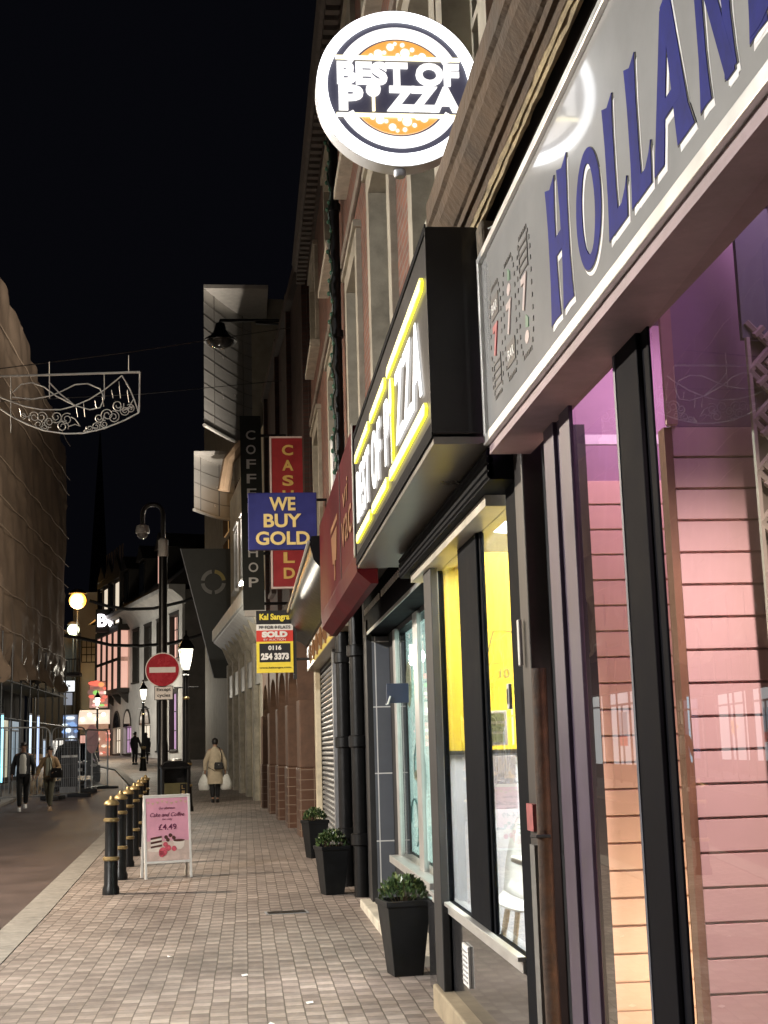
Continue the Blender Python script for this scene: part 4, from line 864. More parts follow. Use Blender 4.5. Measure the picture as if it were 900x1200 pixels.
part('timber_frame',mb,mat('brown_timber',(.08,.05,.035),.7,var=.2),tb)
# oriel bay at the far end with sign
oa,oe,dp_=14.9,23.2,.7
mb=MB(); mb.box(-dp_-.1,0,oa,oe,4.6,4.9); mb.box(-dp_-.1,0,oa,oe,8.9,9.3); mb.box(-dp_,0,oa+.1,oe-.1,12.6,13.0)
for k in range(5):
    y=oa+(oe-oa-.3)*k/4; mb.box(-dp_-.1,-dp_+.1,y,y+.3,4.9,8.9); mb.box(-dp_,-dp_+.2,y+.05,y+.25,9.3,12.6)
mb.box(-dp_-.08,-dp_+.08,oa,oe,6.8,7.0)
for k in range(4):
    y=oa+.3+(oe-oa-.8)*k/3; mb.prism([(0,3.9),(-.15,4.0),(-dp_+.05,4.55),(0,4.6)],'xz',y,y+.3)
ob=part('oriel',mb,tim,tb)
for k in range(4):
    y=oa+(oe-oa-.3)*k/4; part('lit_pane',MB().box(-dp_,-dp_+.05,y+.35,y+(oe-oa-.3)/4-.05,4.95,8.85),lit,ob); part('upper_pane',MB().box(-dp_+.1,-dp_+.15,y+.35,y+(oe-oa-.3)/4-.05,9.5,12.3),(lit2,greyglass)[k%2],ob)
for z0,z1,m in ((4.95,6.75,lit),(7.05,8.85,lit)): part('side_pane',MB().box(-dp_+.1,-.1,oa+.12,oa+.16,z0,z1),m,ob)
mb=MB(); q=[(oa,13)]
for k in range(3): q+=[(oa+(oe-oa)*(k+.5)/3,14.2),(oa+(oe-oa)*(k+1)/3,13.1)]
mb.prism(q,'yz',-dp_,-dp_+.2); part('parapet',mb,tim,ob)
yy=16.6
sg=thing('box_sign','white glowing box sign on the oriel of the white corner building','projecting sign',tuple(at(128,737,Y=95)))
p=at(128,727,Y=95); part('box',MB().box(p.x-.95,p.x+.9,95,95.6,p.z-.8,p.z+.8),tim,sg,world=True)
text('lettering','Bw',1.2,glow('sign_glow',(1,.93,1),5),sg,MF(p.x-.05,94.97,p.z),off=.03,world=True,fit=(1.5,.9),ext=.02)
# ------------------------------------------------------------------ far end of the street
p=at(75,700,Y=118); p2=at(133,880,Y=118)
fb=thing('pale_end_building','pale cream plain building closing the view at the end of the street','building',((p.x+p2.x)/2,118,G(118)))
part('wall',MB().box(at(86,700,Y=118).x,p2.x+3,118,130,0,at(100,694,Y=118).z),mat('pale_render',(.5,.46,.4),.85,var=.12,vs=.6),fb,world=True)
wn=at(121,755,Y=118); part('lit_window',MB().box(wn.x-.5,wn.x+.6,117.9,118,wn.z-1.6,wn.z+1.1),lit2,fb,world=True)
mb=MB(); a=at(96,750,Y=118); b=at(118,775,Y=118)
for k in range(4): mb.box(a.x,b.x,117.9,118,a.z-k*.65-.04,a.z-k*.65+.04)
for k in range(5): mb.box(a.x+k*.42-.03,a.x+k*.42+.03,117.9,118,b.z,a.z)
part('wall_trellis',mb,tim,fb,world=True)
db2=thing('dark_side_building','dark building with balcony and small white lit sign behind the sheeted scaffold','building',(at(82,800,Y=100).x,100,G(100)))
part('wall',MB().box(at(40,700,Y=114).x,at(90,700,Y=114).x,114,117,0,at(90,738,Y=114).z),mat('charcoal_wall',(.05,.05,.055),.8,var=.2),db2,world=True)
a=at(73,774,Y=99); b=at(94,792,Y=99); mb=MB(); mb.box(a.x,b.x,98.5,100,b.z,b.z+.25)
mb.box(a.x,b.x,98.5,98.56,a.z,a.z+.08)
for k in range(8): mb.box(a.x+(b.x-a.x)*k/7.2,a.x+(b.x-a.x)*k/7.2+.05,98.5,98.56,b.z,a.z)
part('balcony',mb,blackm,db2,world=True)
a=at(74,798,Y=98.4); b=at(87,810,Y=98.4)
t=thing('lit_sign','small square white backlit sign with a grey arrow under the dark balcony','sign',((a.x+b.x)/2,98.4,b.z))
part('panel',MB().box(a.x,b.x,98.4,98.6,b.z,a.z),glow('sign_pane',(.9,.95,1),1.3),t,world=True)
part('arrow',MB().prism([((a.x+b.x)/2-.2,b.z+.2),((a.x+b.x)/2+.2,(a.z+b.z)/2),((a.x+b.x)/2-.2,a.z-.2),((a.x+b.x)/2,(a.z+b.z)/2)],'xz',98.35,98.4),grey,t,world=True)
def farsign(name,lab,x0,y0,x1,y1,Y,col,s,cat='sign',extra=()):
    a=at(x0,y0,Y=Y); b=at(x1,y1,Y=Y)
    t=thing(name,lab,cat,((a.x+b.x)/2,Y,b.z)); part('panel',MB().box(a.x,b.x,Y,Y+.3,b.z,a.z),glow(name+'_glow%d'%int(x0),col,s),t,world=True)
    part('frame',MB().box(a.x-.06,b.x+.06,Y+.31,Y+.4,b.z-.06,a.z+.06),blackm,t,world=True)
    for i,(u0,v0,u1,v1,c2,s2) in enumerate(extra):
        part('patch',MB().box(a.x+(b.x-a.x)*u0,a.x+(b.x-a.x)*u1,Y-.02-.01*i,Y,b.z+(a.z-b.z)*v0,b.z+(a.z-b.z)*v1),glow(name+'_p%d_%d'%(int(x0),i),c2,s2),t,world=True)
    return t
def mosaic(t,x0,y0,x1,y1,Y,nx,nz,pal,seed):
    a=at(x0,y0,Y=Y); b=at(x1,y1,Y=Y); r=random.Random(seed)
    for i in range(nx):
        for k in range(nz):
            if r.random()<.25: continue
            u0=(i+r.random()*.3)/nx; u1=(i+.7+r.random()*.5)/nx; v0=(k+r.random()*.3)/nz; v1=(k+.6+r.random()*.5)/nz
            q=r.randrange(len(pal))
            rr_=(b.x-a.x)/nx*(.3+.35*r.random()); cc_=(a.x+(b.x-a.x)*(u0+u1)/2,b.z+(a.z-b.z)*(v0+v1)/2); kk_=(.4+.9*r.random()); part('lit_panel',MB().prism([(cc_[0]+rr_*1.5*math.cos(w_*.5236),cc_[1]+rr_*kk_*math.sin(w_*.5236)) for w_ in range(12)],'xz',Y-.05-.01*(i%3)-.012*k,Y-.001),pal[q],t,world=True)
gl=lambda n,c,s_: glow(n,c,s_)
PAL=[gl('neon_red',(1,.10,.05),1.1),gl('neon_orange',(1,.35,.08),1.0),gl('neon_green',(.25,.8,.10),.9),gl('neon_cream',(1,.85,.65),1.4),gl('neon_pink',(1,.4,.38),1.0),gl('neon_dark',(.25,.05,.05),.4)]
t=farsign('neon_screen','tall multicoloured neon board at the end of the street',105,799,126,829,96,(.5,.12,.08),.4); mosaic(t,105,799,126,829,96,4,6,PAL,4)
t=farsign('lit_shop_window','orange and red glowing shop window at street level below the white canopy',104,856,128,890,97,(.8,.2,.08),.5,'shop window'); mosaic(t,104,856,128,886,97,6,4,PAL[:2]+PAL[3:5],7)
t=farsign('lit_shop_window','cool blue white glowing shop window beside the sheeted scaffold',74,838,90,868,99,(.10,.2,.4),.4,'shop window'); mosaic(t,74,838,90,868,99,4,4,[gl('cool_blue',(.25,.5,1),.8),gl('cool_white',(.8,.92,1),1.3),gl('cool_dim',(.1,.2,.4),.4)],3)
a=at(92,832,Y=95); b=at(127,848,Y=95); t=thing('lit_canopy','long rounded white glowing shop canopy below the neon board','canopy',((a.x+b.x)/2,95,b.z))
R_=(a.z-b.z); part('awning',MB().prism([(95+1.0-1.0*math.sin(k*math.pi/20),b.z+R_*math.cos(k*math.pi/20)) for k in range(11)]+[(96,b.z)],'yz',a.x,b.x),mat('awning_lit',(.6,.55,.5),.5,var=.5,vs=.9,emit=(1,.8,.62),es=.9),t,world=True,smooth=True)
part('valance',MB().box(a.x,b.x,95,95.05,b.z-.35,b.z),mat('awning_valance',(.4,.3,.25),.6,var=.2,emit=(1,.5,.3),es=.3),t,world=True)
for k in range(4): part('downlight',MB().ell((a.x+(b.x-a.x)*(k+.6)/4.3,94.9,b.z+.35+.3*(k%2)),.16,.1,.13,8,5),glow('downlight_%d'%k,(1,.9,.75),3),t,world=True)
for x,y in ((101,852),(88,880),(98,870)):
    pass
for k,(x0,y0,x1,y1,Y,col,es_,lab) in enumerate(((62,868,73,888,88,(.9,.85,.75),.8,'warm white shop window low behind the scaffold poles'),(94,862,103,880,98,(1,.5,.4),.7,'small pinkish lit shop window left of the orange one'),(75,812,84,826,101,(.5,.6,.75),.35,'dim bluish upper window below the square white sign'))):
    t=farsign('far_shopfront',lab,x0,y0,x1,y1,Y,col,es_,'shop window')
# lamps far away
def bulb_lamp(lab,px,py,Y,r,col,s,base=None):
    p=at(px,py,Y=Y); t=thing('far_street_lamp',lab,'street lamp',(p.x,Y,G(Y)),0,'far street lamps')
    part('post',MB().tube([(p.x,Y+.1,G(Y)),(p.x,Y+.1,p.z-r)],[.1,.06],8),blackm,t,world=True,smooth=True)
    part('globe',MB().ell((p.x,Y,p.z),r,r,r),glow('lamp_glow%d'%py,col,s),t,world=True,smooth=True)
    part('cap',MB().lathe([(r*1.1,0),(r*.6,r*.5),(0,r*.6)],(p.x,Y,p.z+r*.8),12),blackm,t,world=True,smooth=True); return p
pL1=bulb_lamp('orange sodium street lamp glowing high at the end of the street',91,704,110,.7,(1,.40,.04),4)
pL2=bulb_lamp('greenish white street lamp glowing below the orange one',86,738,111,.5,(.93,1,.62),2.2)
# spire in the far distance
p=at(116,640,Y=180)
t=thing('church_spire','thin dark church spire rising behind the far roofs','spire',(p.x,180,G(180)))
part('spire',MB().lathe([(1.6,0),(1.5,18),(.08,p.z+14)],(p.x,180,G(180)-1),8),mat('dark_slate',(.03,.03,.035),.8,var=.2),t,world=True)
part('mast',MB().tube([(at(126,640,Y=175).x,175,20),(at(126,555,Y=175).x,175,at(126,555,Y=175).z)],.09,6),blackm,t,world=True) if 0 else None
# ------------------------------------------------------------------ sheeted scaffold building on the left
lbx=-7.6
ss=thing('sheeted_building','tall building wrapped in brown translucent scaffold sheeting above an open pole base','building',(lbx,40,G(40)))
part('wall',MB().box(lbx-8,lbx-1.6,31,57,0,15),mat('dim_brick_wall',(.06,.045,.035),.9,var=.3,vs=1),ss,world=True)
def top(y): return 16.75-(y-40)*.135+.05*math.sin(y*2.9)
def bot(y): return 4.05+(y-42)*.02+.22*math.sin(y*1.9)+.12*math.sin(y*4.3+1)+.0
mb=MB(); ny=150; nz=110; rnd=random.Random(11)
ph=[rnd.random()*6 for _ in range(12)]
for i in range(ny+1):
    y=31+26.4*i/ny
    for j in range(nz+1):
        v=j/nz; z=bot(y)+(top(y)-bot(y))*v
        d=.05*math.sin(y*.9+z*.12+ph[0])+.03*math.sin(y*3.1+.5*math.sin(z*.7)+ph[1])+.022*math.sin(y*1.7-z*1.3+ph[6]+1.2*math.sin(z*.45))+.022*math.sin(y*4.3+z*2.7+ph[7])
        for o_ in (0,3.4,7.1,11):
            q=(z-4-o_+(y-40)*.16+.15*math.sin(y*.8+o_))/.09; d+=.045*math.exp(-q*q)
        d+=.035*math.exp(-((((y+.2*math.sin(z*.8))%2.3)-1.1)/.06)**2)
        lo=max(0,1-(z-bot(y))/1.5)
        d+=lo*(.3*math.sin(y*1.9+ph[4])*math.sin(z*1.7+1)+.10*math.sin(y*5.3+z*3+ph[5])+.05*math.sin(y*11-z*7))
        mb.v.append(Vector((lbx+d,y,z)))
mb.f=[(i*(nz+1)+j,(i+1)*(nz+1)+j,(i+1)*(nz+1)+j+1,i*(nz+1)+j+1) for i in range(ny) for j in range(nz)]
b0=len(mb.v); # end face turning into the building
for k in range(1,14):
    for j in range(nz+1):
        q=mb.v[ny*(nz+1)+j]; mb.v.append(Vector((q.x-k*.35,q.y+.06*math.sin(k*1.3+j*.2),q.z)))
for k in range(13):
    for j in range(nz):
        a=(ny*(nz+1) if k==0 else b0+(k-1)*(nz+1))+j; b=b0+k*(nz+1)+j; mb.f.append((a,b,b+1,a+1))
shm=mat('plastic_sheeting',(.25,.185,.135),.33,var=.25,vs=.8,spec=.4,dirt=.5,dirtcol=(.15,.11,.08),bump=.05,bs=5)
sheet=part('sheeting',mb,shm,ss,world=True,smooth=True)
mb=MB()
for z in (5.5,6.7,8.6,9.5,10.7,12.6,13.3,14.8):
    mb.tube([(lbx+.10+.02*math.sin(i*2),31+i*.9,z+.035*math.sin(i*1.7)) for i in range(30)],.013,5)
part('sheet_batten',mb,mat('dull_batten',(.40,.31,.23),.6,var=.3),sheet,world=True)
for i in range(15):
    y=31.3+i*1.85
    part('scaffold_pole',MB().tube([(lbx+.05,y,G(y)-.05),(lbx+.05,y,5.4)],.03,8),mat('dark_scaffold_tube',(.1,.1,.1),.4,.6,var=.2) if i==0 else bpy.data.materials['dark_scaffold_tube'],ss,world=True,smooth=True)
    part('inner_pole',MB().tube([(lbx-1.2,y,G(y)-.05),(lbx-1.2,y,5.2)],.03,8),bpy.data.materials['dark_scaffold_tube'],ss,world=True,smooth=True)
for z in (2.7,3.9):
    part('ledger',MB().tube([(lbx+.1,31,z),(lbx+.1,57.4,z)],.028,8),bpy.data.materials['dark_scaffold_tube'],ss,world=True)
part('board_deck',MB().box(lbx-1.3,lbx+.0,31,57.3,3.95,4.02),mat('scaffold_boards',(.2,.15,.09),.8,var=.3),ss,world=True)
mb=MB(); rnd=random.Random(2)
for i,(y0,y1,col,es_) in enumerate(((32,36,(.9,.9,.85),.5),(38.0,40.7,(.92,.97,1),1.5),(41.8,45.4,(.95,.98,.96),1.3),(48.5,50.6,(.25,.5,.9),.35),(51.2,53,(.9,.85,.6),.5),(53.6,55.5,(.6,.8,.95),.35))):
    w_=part('hoarding_window',MB().box(lbx-1.6,lbx-1.55,y0,y1,.75,2.9),mat('shop_window_light%d'%i,(.3,.3,.3),.3,var=.25,vs=2,emit=col,es=es_),ss,world=True)
    part('frame',MB().box(lbx-1.55,lbx-1.5,y0,y1,2.5,2.56).box(lbx-1.55,lbx-1.5,(y0+y1)/2-.03,(y0+y1)/2+.03,.75,2.5),grey,w_,world=True)
    if i==1:
        part('poster',MB().box(lbx-1.55,lbx-1.52,38.9,39.7,1.3,2.3),glow('poster_pale_blue',(.4,.75,.95),.8),w_,world=True); part('poster_band',MB().box(lbx-1.53,lbx-1.51,38.9,39.7,1.3,1.6),glow('poster_red',(1,.12,.08),.9),w_,world=True)
    if i==2: part('star_sticker',MB().prism([(43.2+(.5 if k%2 else .2)*math.cos(k*math.pi/5),1.8+(.4 if k%2 else .16)*math.sin(k*math.pi/5)) for k in range(10)],'yz',lbx-1.545,lbx-1.5),glow('star_yellow',(1,.8,.2),.9),w_,world=True)
# blue lit tubes
for k,(px,y0,y1,Y,col,s) in enumerate(((3,838,917,42,(.25,.75,1),2.2),(36,838,886,45,(.7,.85,1),1.4),(45,840,898,44,(.5,.65,1),1.3),(52,868,895,46,(.45,.6,.8),.8))):
    a=at(px,y0,Y=Y); b=at(px,y1,Y=Y)
    t=thing('light_tube',('brightest cyan blue upright light tube among the scaffold poles at the picture edge','white blue upright light tube above the man in the dark jacket','blue upright light tube between the two approaching walkers','dim short blue light tube beside the woman with the shoulder bag')[k],'light tube',(a.x,Y,b.z),0,'upright light tubes on the scaffold')
    part('tube',MB().tube([(a.x,Y,b.z),(a.x,Y,a.z)],.035,8),glow('tube_glow%d'%k,col,s),t,world=True,smooth=True)
    part('cap',MB().lathe([(.045,0),(.045,.06)],(a.x,Y,a.z),8),grey,t,world=True); part('foot',MB().tube([(a.x,Y+.05,G(Y)-.05),(a.x,Y+.05,a.z)],.02,6),bpy.data.materials['dark_scaffold_tube'],t,world=True)
# opposite lit shop, seen only mirrored in the arcade glass
# ------------------------------------------------------------------ fence panels
meshm=mat('fence_wire',(.3,.31,.32),.45,.6,var=.2)
def fence(lab,a,b,Y0,Y1,h):
    x0,x1=a,b; L=math.hypot(x1-x0,Y1-Y0)
    t=thing('mesh_fence_panel',lab,'fence',(x0,Y0,G(Y0)-.04),math.atan2(Y1-Y0,x1-x0),'mesh fence panels in front of the scaffold')
    r=.25; mb=MB()
    P=[(0,0,0),(0,0,h-r)]+[(r-r*math.cos(k*math.pi/10),0,h-r+r*math.sin(k*math.pi/10)) for k in range(1,6)]+[(L-r+r*math.sin(k*math.pi/10),0,h-r+r*math.cos(k*math.pi/10)) for k in range(0,6)]+[(L,0,0)]
    mb.tube(P,.024,7); mb.tube([(0,0,.15),(L,0,.15)],.02,6); part('frame',mb,galv,t,smooth=True)
    mb=MB(); n=int(L/.12)
    for i in range(1,n): mb.box(L*i/n-.004,L*i/n+.004,-.004,.004,.15,h-.02)
    for z in (.6,1.0,1.5): mb.box(0,L,-.005,.005,z-.004,z+.004)
    part('mesh',mb,meshm,t); part('foot',MB().box(-.12,.12,-.35,.35,-.0,.12),blackm,t,bevel=.02); part('foot',MB().box(L-.12,L+.12,-.35,.35,-.0,.12),blackm,t,bevel=.02)
fence('wire mesh fence panel behind the two approaching walkers',at(-10,930,Y=39).x,at(58,930,Y=40).x,39,40,2.1)
fence('wire mesh fence panel with rounded corner right of the walking woman',at(62,930,Y=40).x,at(93,930,Y=41.5).x,40,41.5,1.75)
fence('wire mesh fence panel farther along beside the pink lollipop sign',at(100,930,Y=44).x,at(126,930,Y=47).x,44,47,2.0)
fence('wire mesh fence panel seen edge on at the end of the fence line',at(60,930,Y=46).x,at(100,930,Y=47).x,46,47,2.1)
a=at(70,888,Y=41.5); b=at(89,922,Y=41.5)
t=thing('barrier_board','dark grey board with white top strip leaning behind the mesh fence','barrier',((a.x+b.x)/2,41.8,G(41.8)))
part('board',MB().box(a.x,b.x,41.8,41.86,b.z,a.z),mat('dark_board',(.06,.06,.065),.6,var=.2),t,world=True); part('strip',MB().box(a.x,b.x,41.78,41.8,a.z,a.z+.07),white,t,world=True)
part('foot',MB().box(a.x,b.x,41.6,42.1,G(41.8)-.06,b.z),grey,t,world=True)
a=at(108,866,Y=46); b=at(106,916,Y=46)
t=thing('lollipop_sign','pale pink rounded sign on a thin white pole behind the mesh fence','sign',(a.x,46,G(46)))
part('pole',MB().tube([(a.x,46,G(46)-.05),(a.x,46,a.z)],.03,8),white,t,world=True,smooth=True); part('head',MB().prism([(a.x+.22*math.cos(k*math.pi/12),a.z+.48*math.sin(k*math.pi/12)) for k in range(24)],'xz',45.92,45.96),mat('pink_sign',(.7,.35,.35),.5,var=.1),t,world=True)
# parked car behind the fence
cx_=at(82,880,Y=52); t=thing('parked_car','dark parked car with pale windscreen edge behind the round cornered fence panel','car',(cx_.x,53.5,G(53)-.05),R(8))
prof=[(-.86,.25),(.86,.25),(.9,.55),(.86,.85),(.66,1.38),(.4,1.48),(-.4,1.48),(-.66,1.38),(-.86,.85),(-.9,.55)]
def sec(y,sx,sz,zc=0): return [(x*sx,y,.25+(z-.25)*sz) for x,z in prof]
part('body',MB().loft([sec(-2.1,.8,.45),sec(-2.0,.95,.52),sec(-1.1,1,.62),sec(-.35,1,1),sec(1.0,1,1),sec(1.9,.97,.7),sec(2.1,.85,.5)]),mat('dark_blue_car_paint',(.02,.025,.035),.2,.3,var=.1,coat=.8),t,smooth=True)
mb=MB(); mb.add([(-.72,-1.08,.98),(.72,-1.08,.98),(.5,-.42,1.44),(-.5,-.42,1.44)],[(0,1,2,3)]); part('windscreen',mb,darkpane,t)
for sx in (-1,1):
    part('headlight',MB().ell((.62*sx,-2.02,.62),.16,.1,.08),white,t,smooth=True)
    for y in (-1.3,1.3):
        w=part('wheel',MB().prism([(y+.32*math.cos(k*math.pi/10),.32+.32*math.sin(k*math.pi/10)) for k in range(20)],'yz',.74*sx,.93*sx),blackm,t); part('rim',MB().prism([(y+.19*math.cos(k*math.pi/8),.32+.19*math.sin(k*math.pi/8)) for k in range(16)],'yz',.92*sx,.94*sx),galv,w)
part('number_plate',MB().box(-.26,.26,-2.14,-2.1,.42,.53),white,t)
# ------------------------------------------------------------------ street decoration
YD=15.0
xd=thing('street_decoration','unlit pale metal festive street decoration with scrolls hung high across the road','decoration',(-3,YD,5.1))
dm=mat('pale_tube',(.50,.48,.44),.4,.2,var=.2)
def P(px,py): v=at(px,py,Y=YD); return (v.x,YD,v.z)
def crop(x,y): return P(x*.2444,320+y*.2444)
m=MB(); m.tube([P(-190,447),P(164,436)],.014,6); m.tube([P(164,436),P(163,483)],.010,6)
low=[(665,670),(600,705),(500,745),(400,768),(310,770),(210,755),(130,725),(60,690),(0,650),(-80,600)]
m.tube([crop(*q) for q in low],.009,6); m.tube([crop(*q) for q in [(585,492),(620,550),(645,610),(665,670)]],.008,6)
m.tube([crop(*q) for q in [(585,492),(500,560),(430,605),(350,640),(290,655),(200,655),(120,640),(50,615),(0,595)]],.008,6)
m.tube([crop(*q) for q in [(237,525),(290,580),(360,635),(430,655),(480,645),(500,600),(480,555),(420,530),(360,535),(300,565),(240,590),(150,605),(60,595)]],.008,6)
m.tube([crop(*q) for q in [(60,575),(100,535),(150,525),(210,545),(270,590),(360,635)]],.008,6)
for x,y0,y1 in ((500,480,600),(237,487,600),(52,492,765)): m.tube([crop(x,y0),crop(x,y1)],.006,5)
part('frame',m,dm,xd,world=True,smooth=True)
m=MB()
for x,y0,y1 in ((400,620,690),(365,640,690),(455,610,650),(535,560,600),(570,520,600),(610,560,620),(490,590,640)): m.tube([crop(x,y0),crop(x+8,y1)],.004,4)
part('drop_chain',m,dm,xd,world=True)
m=MB()
def scroll(cx0,cy0,r,turns=1.6,ph=0,d=1):
    m.tube([crop(cx0+d*r*(1-.75*k/22)*math.cos(ph+turns*6.28*k/22),cy0+r*(1-.75*k/22)*math.sin(ph+turns*6.28*k/22)) for k in range(23)],.0055,4)
for a in ((165,690,28),(200,690,30),(235,715,26),(270,690,30),(300,735,30),(320,700,30),(185,725,24),(215,740,18),(475,695,24),(515,680,32),(565,635,30),(545,690,30),(600,660,26),(460,735,22),(500,725,20),(625,650,22),(430,745,18),(110,685,16)): scroll(*a,ph=a[0]*.7,d=1 if a[0]%2 else -1)
for q in ([(95,650),(100,680),(130,690),(150,680)],[(340,690),(360,700),(385,735),(360,725),(330,735)],[(400,760),(430,735),(470,745),(440,760),(400,760)],[(640,605),(620,640),(590,660),(640,640)]): m.tube([crop(*z) for z in q],.006,4)
part('scrollwork',m,dm,xd,world=True)
m=MB(); m.tube([crop(617,475),crop(617,395)],.005,4); m.tube([crop(237,487),crop(237,425)],.005,4); part('hanger',m,dm,xd,world=True)
# cables
def cable(lab,pts,Y,r,group=None,Ys=None):
    q=[at(x,y,Y=(Ys[i] if Ys else Y)) for i,(x,y) in enumerate(pts)]
    t=part('cable',MB().tube(q,r,6),blackm if r>.03 else mat('steel_wire%d'%len(bpy.data.materials),(.05,.05,.05),.5,.5,var=0),None,smooth=True); tag(t,lab,'cable',group); return t
cable('thin span wire carrying the street decoration towards the brick wall',[(-190,445),(0,432),(150,413),(340,384)],15,.006,None,[15,15,16.5,21.5])
cable('thin span wire crossing the dark sky below the decoration',[(0,470),(164,462),(330,446)],16,.006,None,[17,20,25.5])
cable('upper thick dark sagging cable in front of the white corner building',[(105,704),(125,710),(150,714),(180,713),(215,705),(250,692)],64,.075)
cable('lower thick dark sagging cable above the no entry sign',[(62,742),(95,748),(130,756),(165,757),(200,754),(230,746),(255,737)],62,.075)
# ------------------------------------------------------------------ cctv pole with traffic sign
Yp=27.0; zp=G(Yp); cb=at(191,700,Y=Yp); tp=at(190,640,Y=Yp); dmq=at(167,622,Y=Yp); xp=cb.x
cp=thing('camera_pole','tall black pole with a curved top carrying a white dome security camera','camera pole',(xp,Yp,zp))
part('lower_post',MB().lathe([(.12,0),(.12,.05),(.105,.08),(.105,1.5),(.085,1.62),(.085,tp.z-zp)],(xp,Yp,zp),14),iron,cp,world=True,smooth=True)
part('collar',MB().lathe([(.09,-.22),(.1,-.2),(.1,.12),(.06,.16)],(xp,Yp,tp.z),14),white,cp,world=True,smooth=True)
zt=at(180,591,Y=Yp).z; r=(xp-dmq.x)/2; xm=(xp+dmq.x)/2
m=MB(); m.tube([(xp,Yp,tp.z+.1),(xp,Yp,zt-r)]+[(xm+r*math.cos(k*math.pi/10),Yp,zt-r+r*math.sin(k*math.pi/10)) for k in range(1,11)]+[(dmq.x,Yp,dmq.z+.1)],.045,10); part('swan_neck',m,mat('grey_black_pole',(.05,.05,.05),.35,.3,var=.15),cp,world=True,smooth=True)
ch=part('camera_housing',MB().lathe([(.04,.14),(.12,.1),(.14,.02),(.14,-.05),(.12,-.06)],(dmq.x,Yp,dmq.z),16),white,cp,world=True,smooth=True)
part('dome',MB().lathe([(.115,-.05),(.1,-.12),(.06,-.16),(0,-.175)],(dmq.x,Yp,dmq.z),16),mat('smoked_dome',(.25,.25,.25),.08,var=0,spec=.7),ch,world=True,smooth=True)
ne=thing('no_entry_sign','round red no entry sign with white bar fixed to the camera pole','traffic sign',(xp,Yp-.12,at(191,785,Y=Yp-.12).z))
rr=.345; part('disc',MB().prism([(rr*math.cos(k*math.pi/24),rr*math.sin(k*math.pi/24)) for k in range(48)],'xz',.0,.012),mat('white_sign',(.75,.72,.7),.35,var=.05),ne)
part('red_field',MB().prism([((rr-.02)*math.cos(k*math.pi/24),(rr-.02)*math.sin(k*math.pi/24)) for k in range(48)],'xz',-.004,.0),mat('sign_red',(.40,.015,.03),.25,var=.2,vs=5,coat=.4),ne)
part('bar',MB().box(-.26,.26,-.008,-.004,-.055,.055),bpy.data.materials['white_sign'],ne); part('clamp',MB().box(-.12,.12,.012,.1,-.05,.05),grey,ne)
a=at(181,804,Y=Yp-.1); b=at(203,820,Y=Yp-.1)
ep=thing('cycles_plate','small white Except cycles plate under the no entry sign','traffic sign',((a.x+b.x)/2,Yp-.12,(a.z+b.z)/2))
hw=(b.x-a.x)/2; hh=(a.z-b.z)/2
part('plate',MB().box(-hw,hw,0,.01,-hh,hh),bpy.data.materials['white_sign'],ep,bevel=.004)
m=MB(); 
for q in ((-hw,hw,-hh,-hh+.012),(-hw,hw,hh-.012,hh),(-hw,-hw+.012,-hh,hh),(hw-.012,hw,-hh,hh)): m.box(q[0],q[1],-.002,0,q[2],q[3])
part('border',m,blk,ep); text('lettering','Except',.1,blk,ep,MF(0,-.003,hh*.42),off=.002,fit=(hw*1.5,hh*.62)); text('lettering','cycles',.1,blk,ep,MF(0,-.003,-hh*.4),off=.002,fit=(hw*1.4,hh*.62)); part('clamp',MB().box(-.1,.1,.01,.1,-.03,.03),grey,ep)
# ------------------------------------------------------------------ heritage lanterns
LG=bpy.data.materials.new('lantern_glass_lit'); LG.use_nodes=True; _t=LG.node_tree; _t.nodes.clear()
_o=_t.nodes.new('ShaderNodeOutputMaterial'); _m=_t.nodes.new('ShaderNodeMixShader'); _e=_t.nodes.new('ShaderNodeEmission'); _p=_t.nodes.new('ShaderNodeBsdfTransparent')
_e.inputs[0].default_value=(1,.93,.70,1); _e.inputs[1].default_value=7; _m.inputs[0].default_value=.4
_t.links.new(_p.outputs[0],_m.inputs[1]); _t.links.new(_e.outputs[0],_m.inputs[2]); _t.links.new(_m.outputs[0],_o.inputs[0])
def lantern(loc,lab):
    t=thing('lantern_post',lab,'street lamp',loc,R(10),'black heritage lantern posts')
    H=3.05
    po=part('post',MB().lathe([(.17,0),(.17,.1),(.15,.14),(.13,.5),(.14,.55),(.11,.62),(.105,1.0),(.13,1.03),(.13,1.1),(.075,1.18),(.065,2.6),(.055,H-.2),(.055,H)],n=16),iron,t,smooth=True)
    for z,r in ((1.06,.137),(.58,.147),(1.0,.113),(2.55,.078)): part('gold_band',MB().lathe([(r-.012,-.03),(r,-.018),(r,.018),(r-.012,.03)],(0,0,z),16),gold,po,smooth=True)
    m=MB(); m.lathe([(.05,0),(.1,.03),(.05,.07),(.04,.1),(.09,.14)],(0,0,H),12); m.tube([(-.28,0,H-.25),(.28,0,H-.25)],.018,6); part('collar',m,iron,t,smooth=True)
    hd=part('lantern_glass',MB().lathe([(.1,.16),(.215,.62)],(0,0,H),4,ph=math.pi/4),LG,t)
    m=MB()
    for k in range(4):
        a=math.pi/4+k*math.pi/2; m.tube([(.1*math.cos(a),.1*math.sin(a),H+.14),(.225*math.cos(a),.225*math.sin(a),H+.64)],.013,5)
    part('lantern_frame',m,iron,hd)
    part('lantern_roof',MB().lathe([(.25,.63),(.25,.66),(.13,.82),(.1,.84),(.1,.9),(.04,.95),(.025,1.0),(.035,1.03),(.0,1.09)],(0,0,H),4,ph=math.pi/4),iron,t)
    return t
c=at(218,800,Y=31); l1=lantern((c.x,31,G(31)),'nearest black lantern post with gold bands and glowing lamp beside the no entry sign')
c2=at(168,830,Y=62); l2=place(l1,(c2.x,62,G(62)),label='farther glowing lantern post in front of the arched white building beside two dark figures')
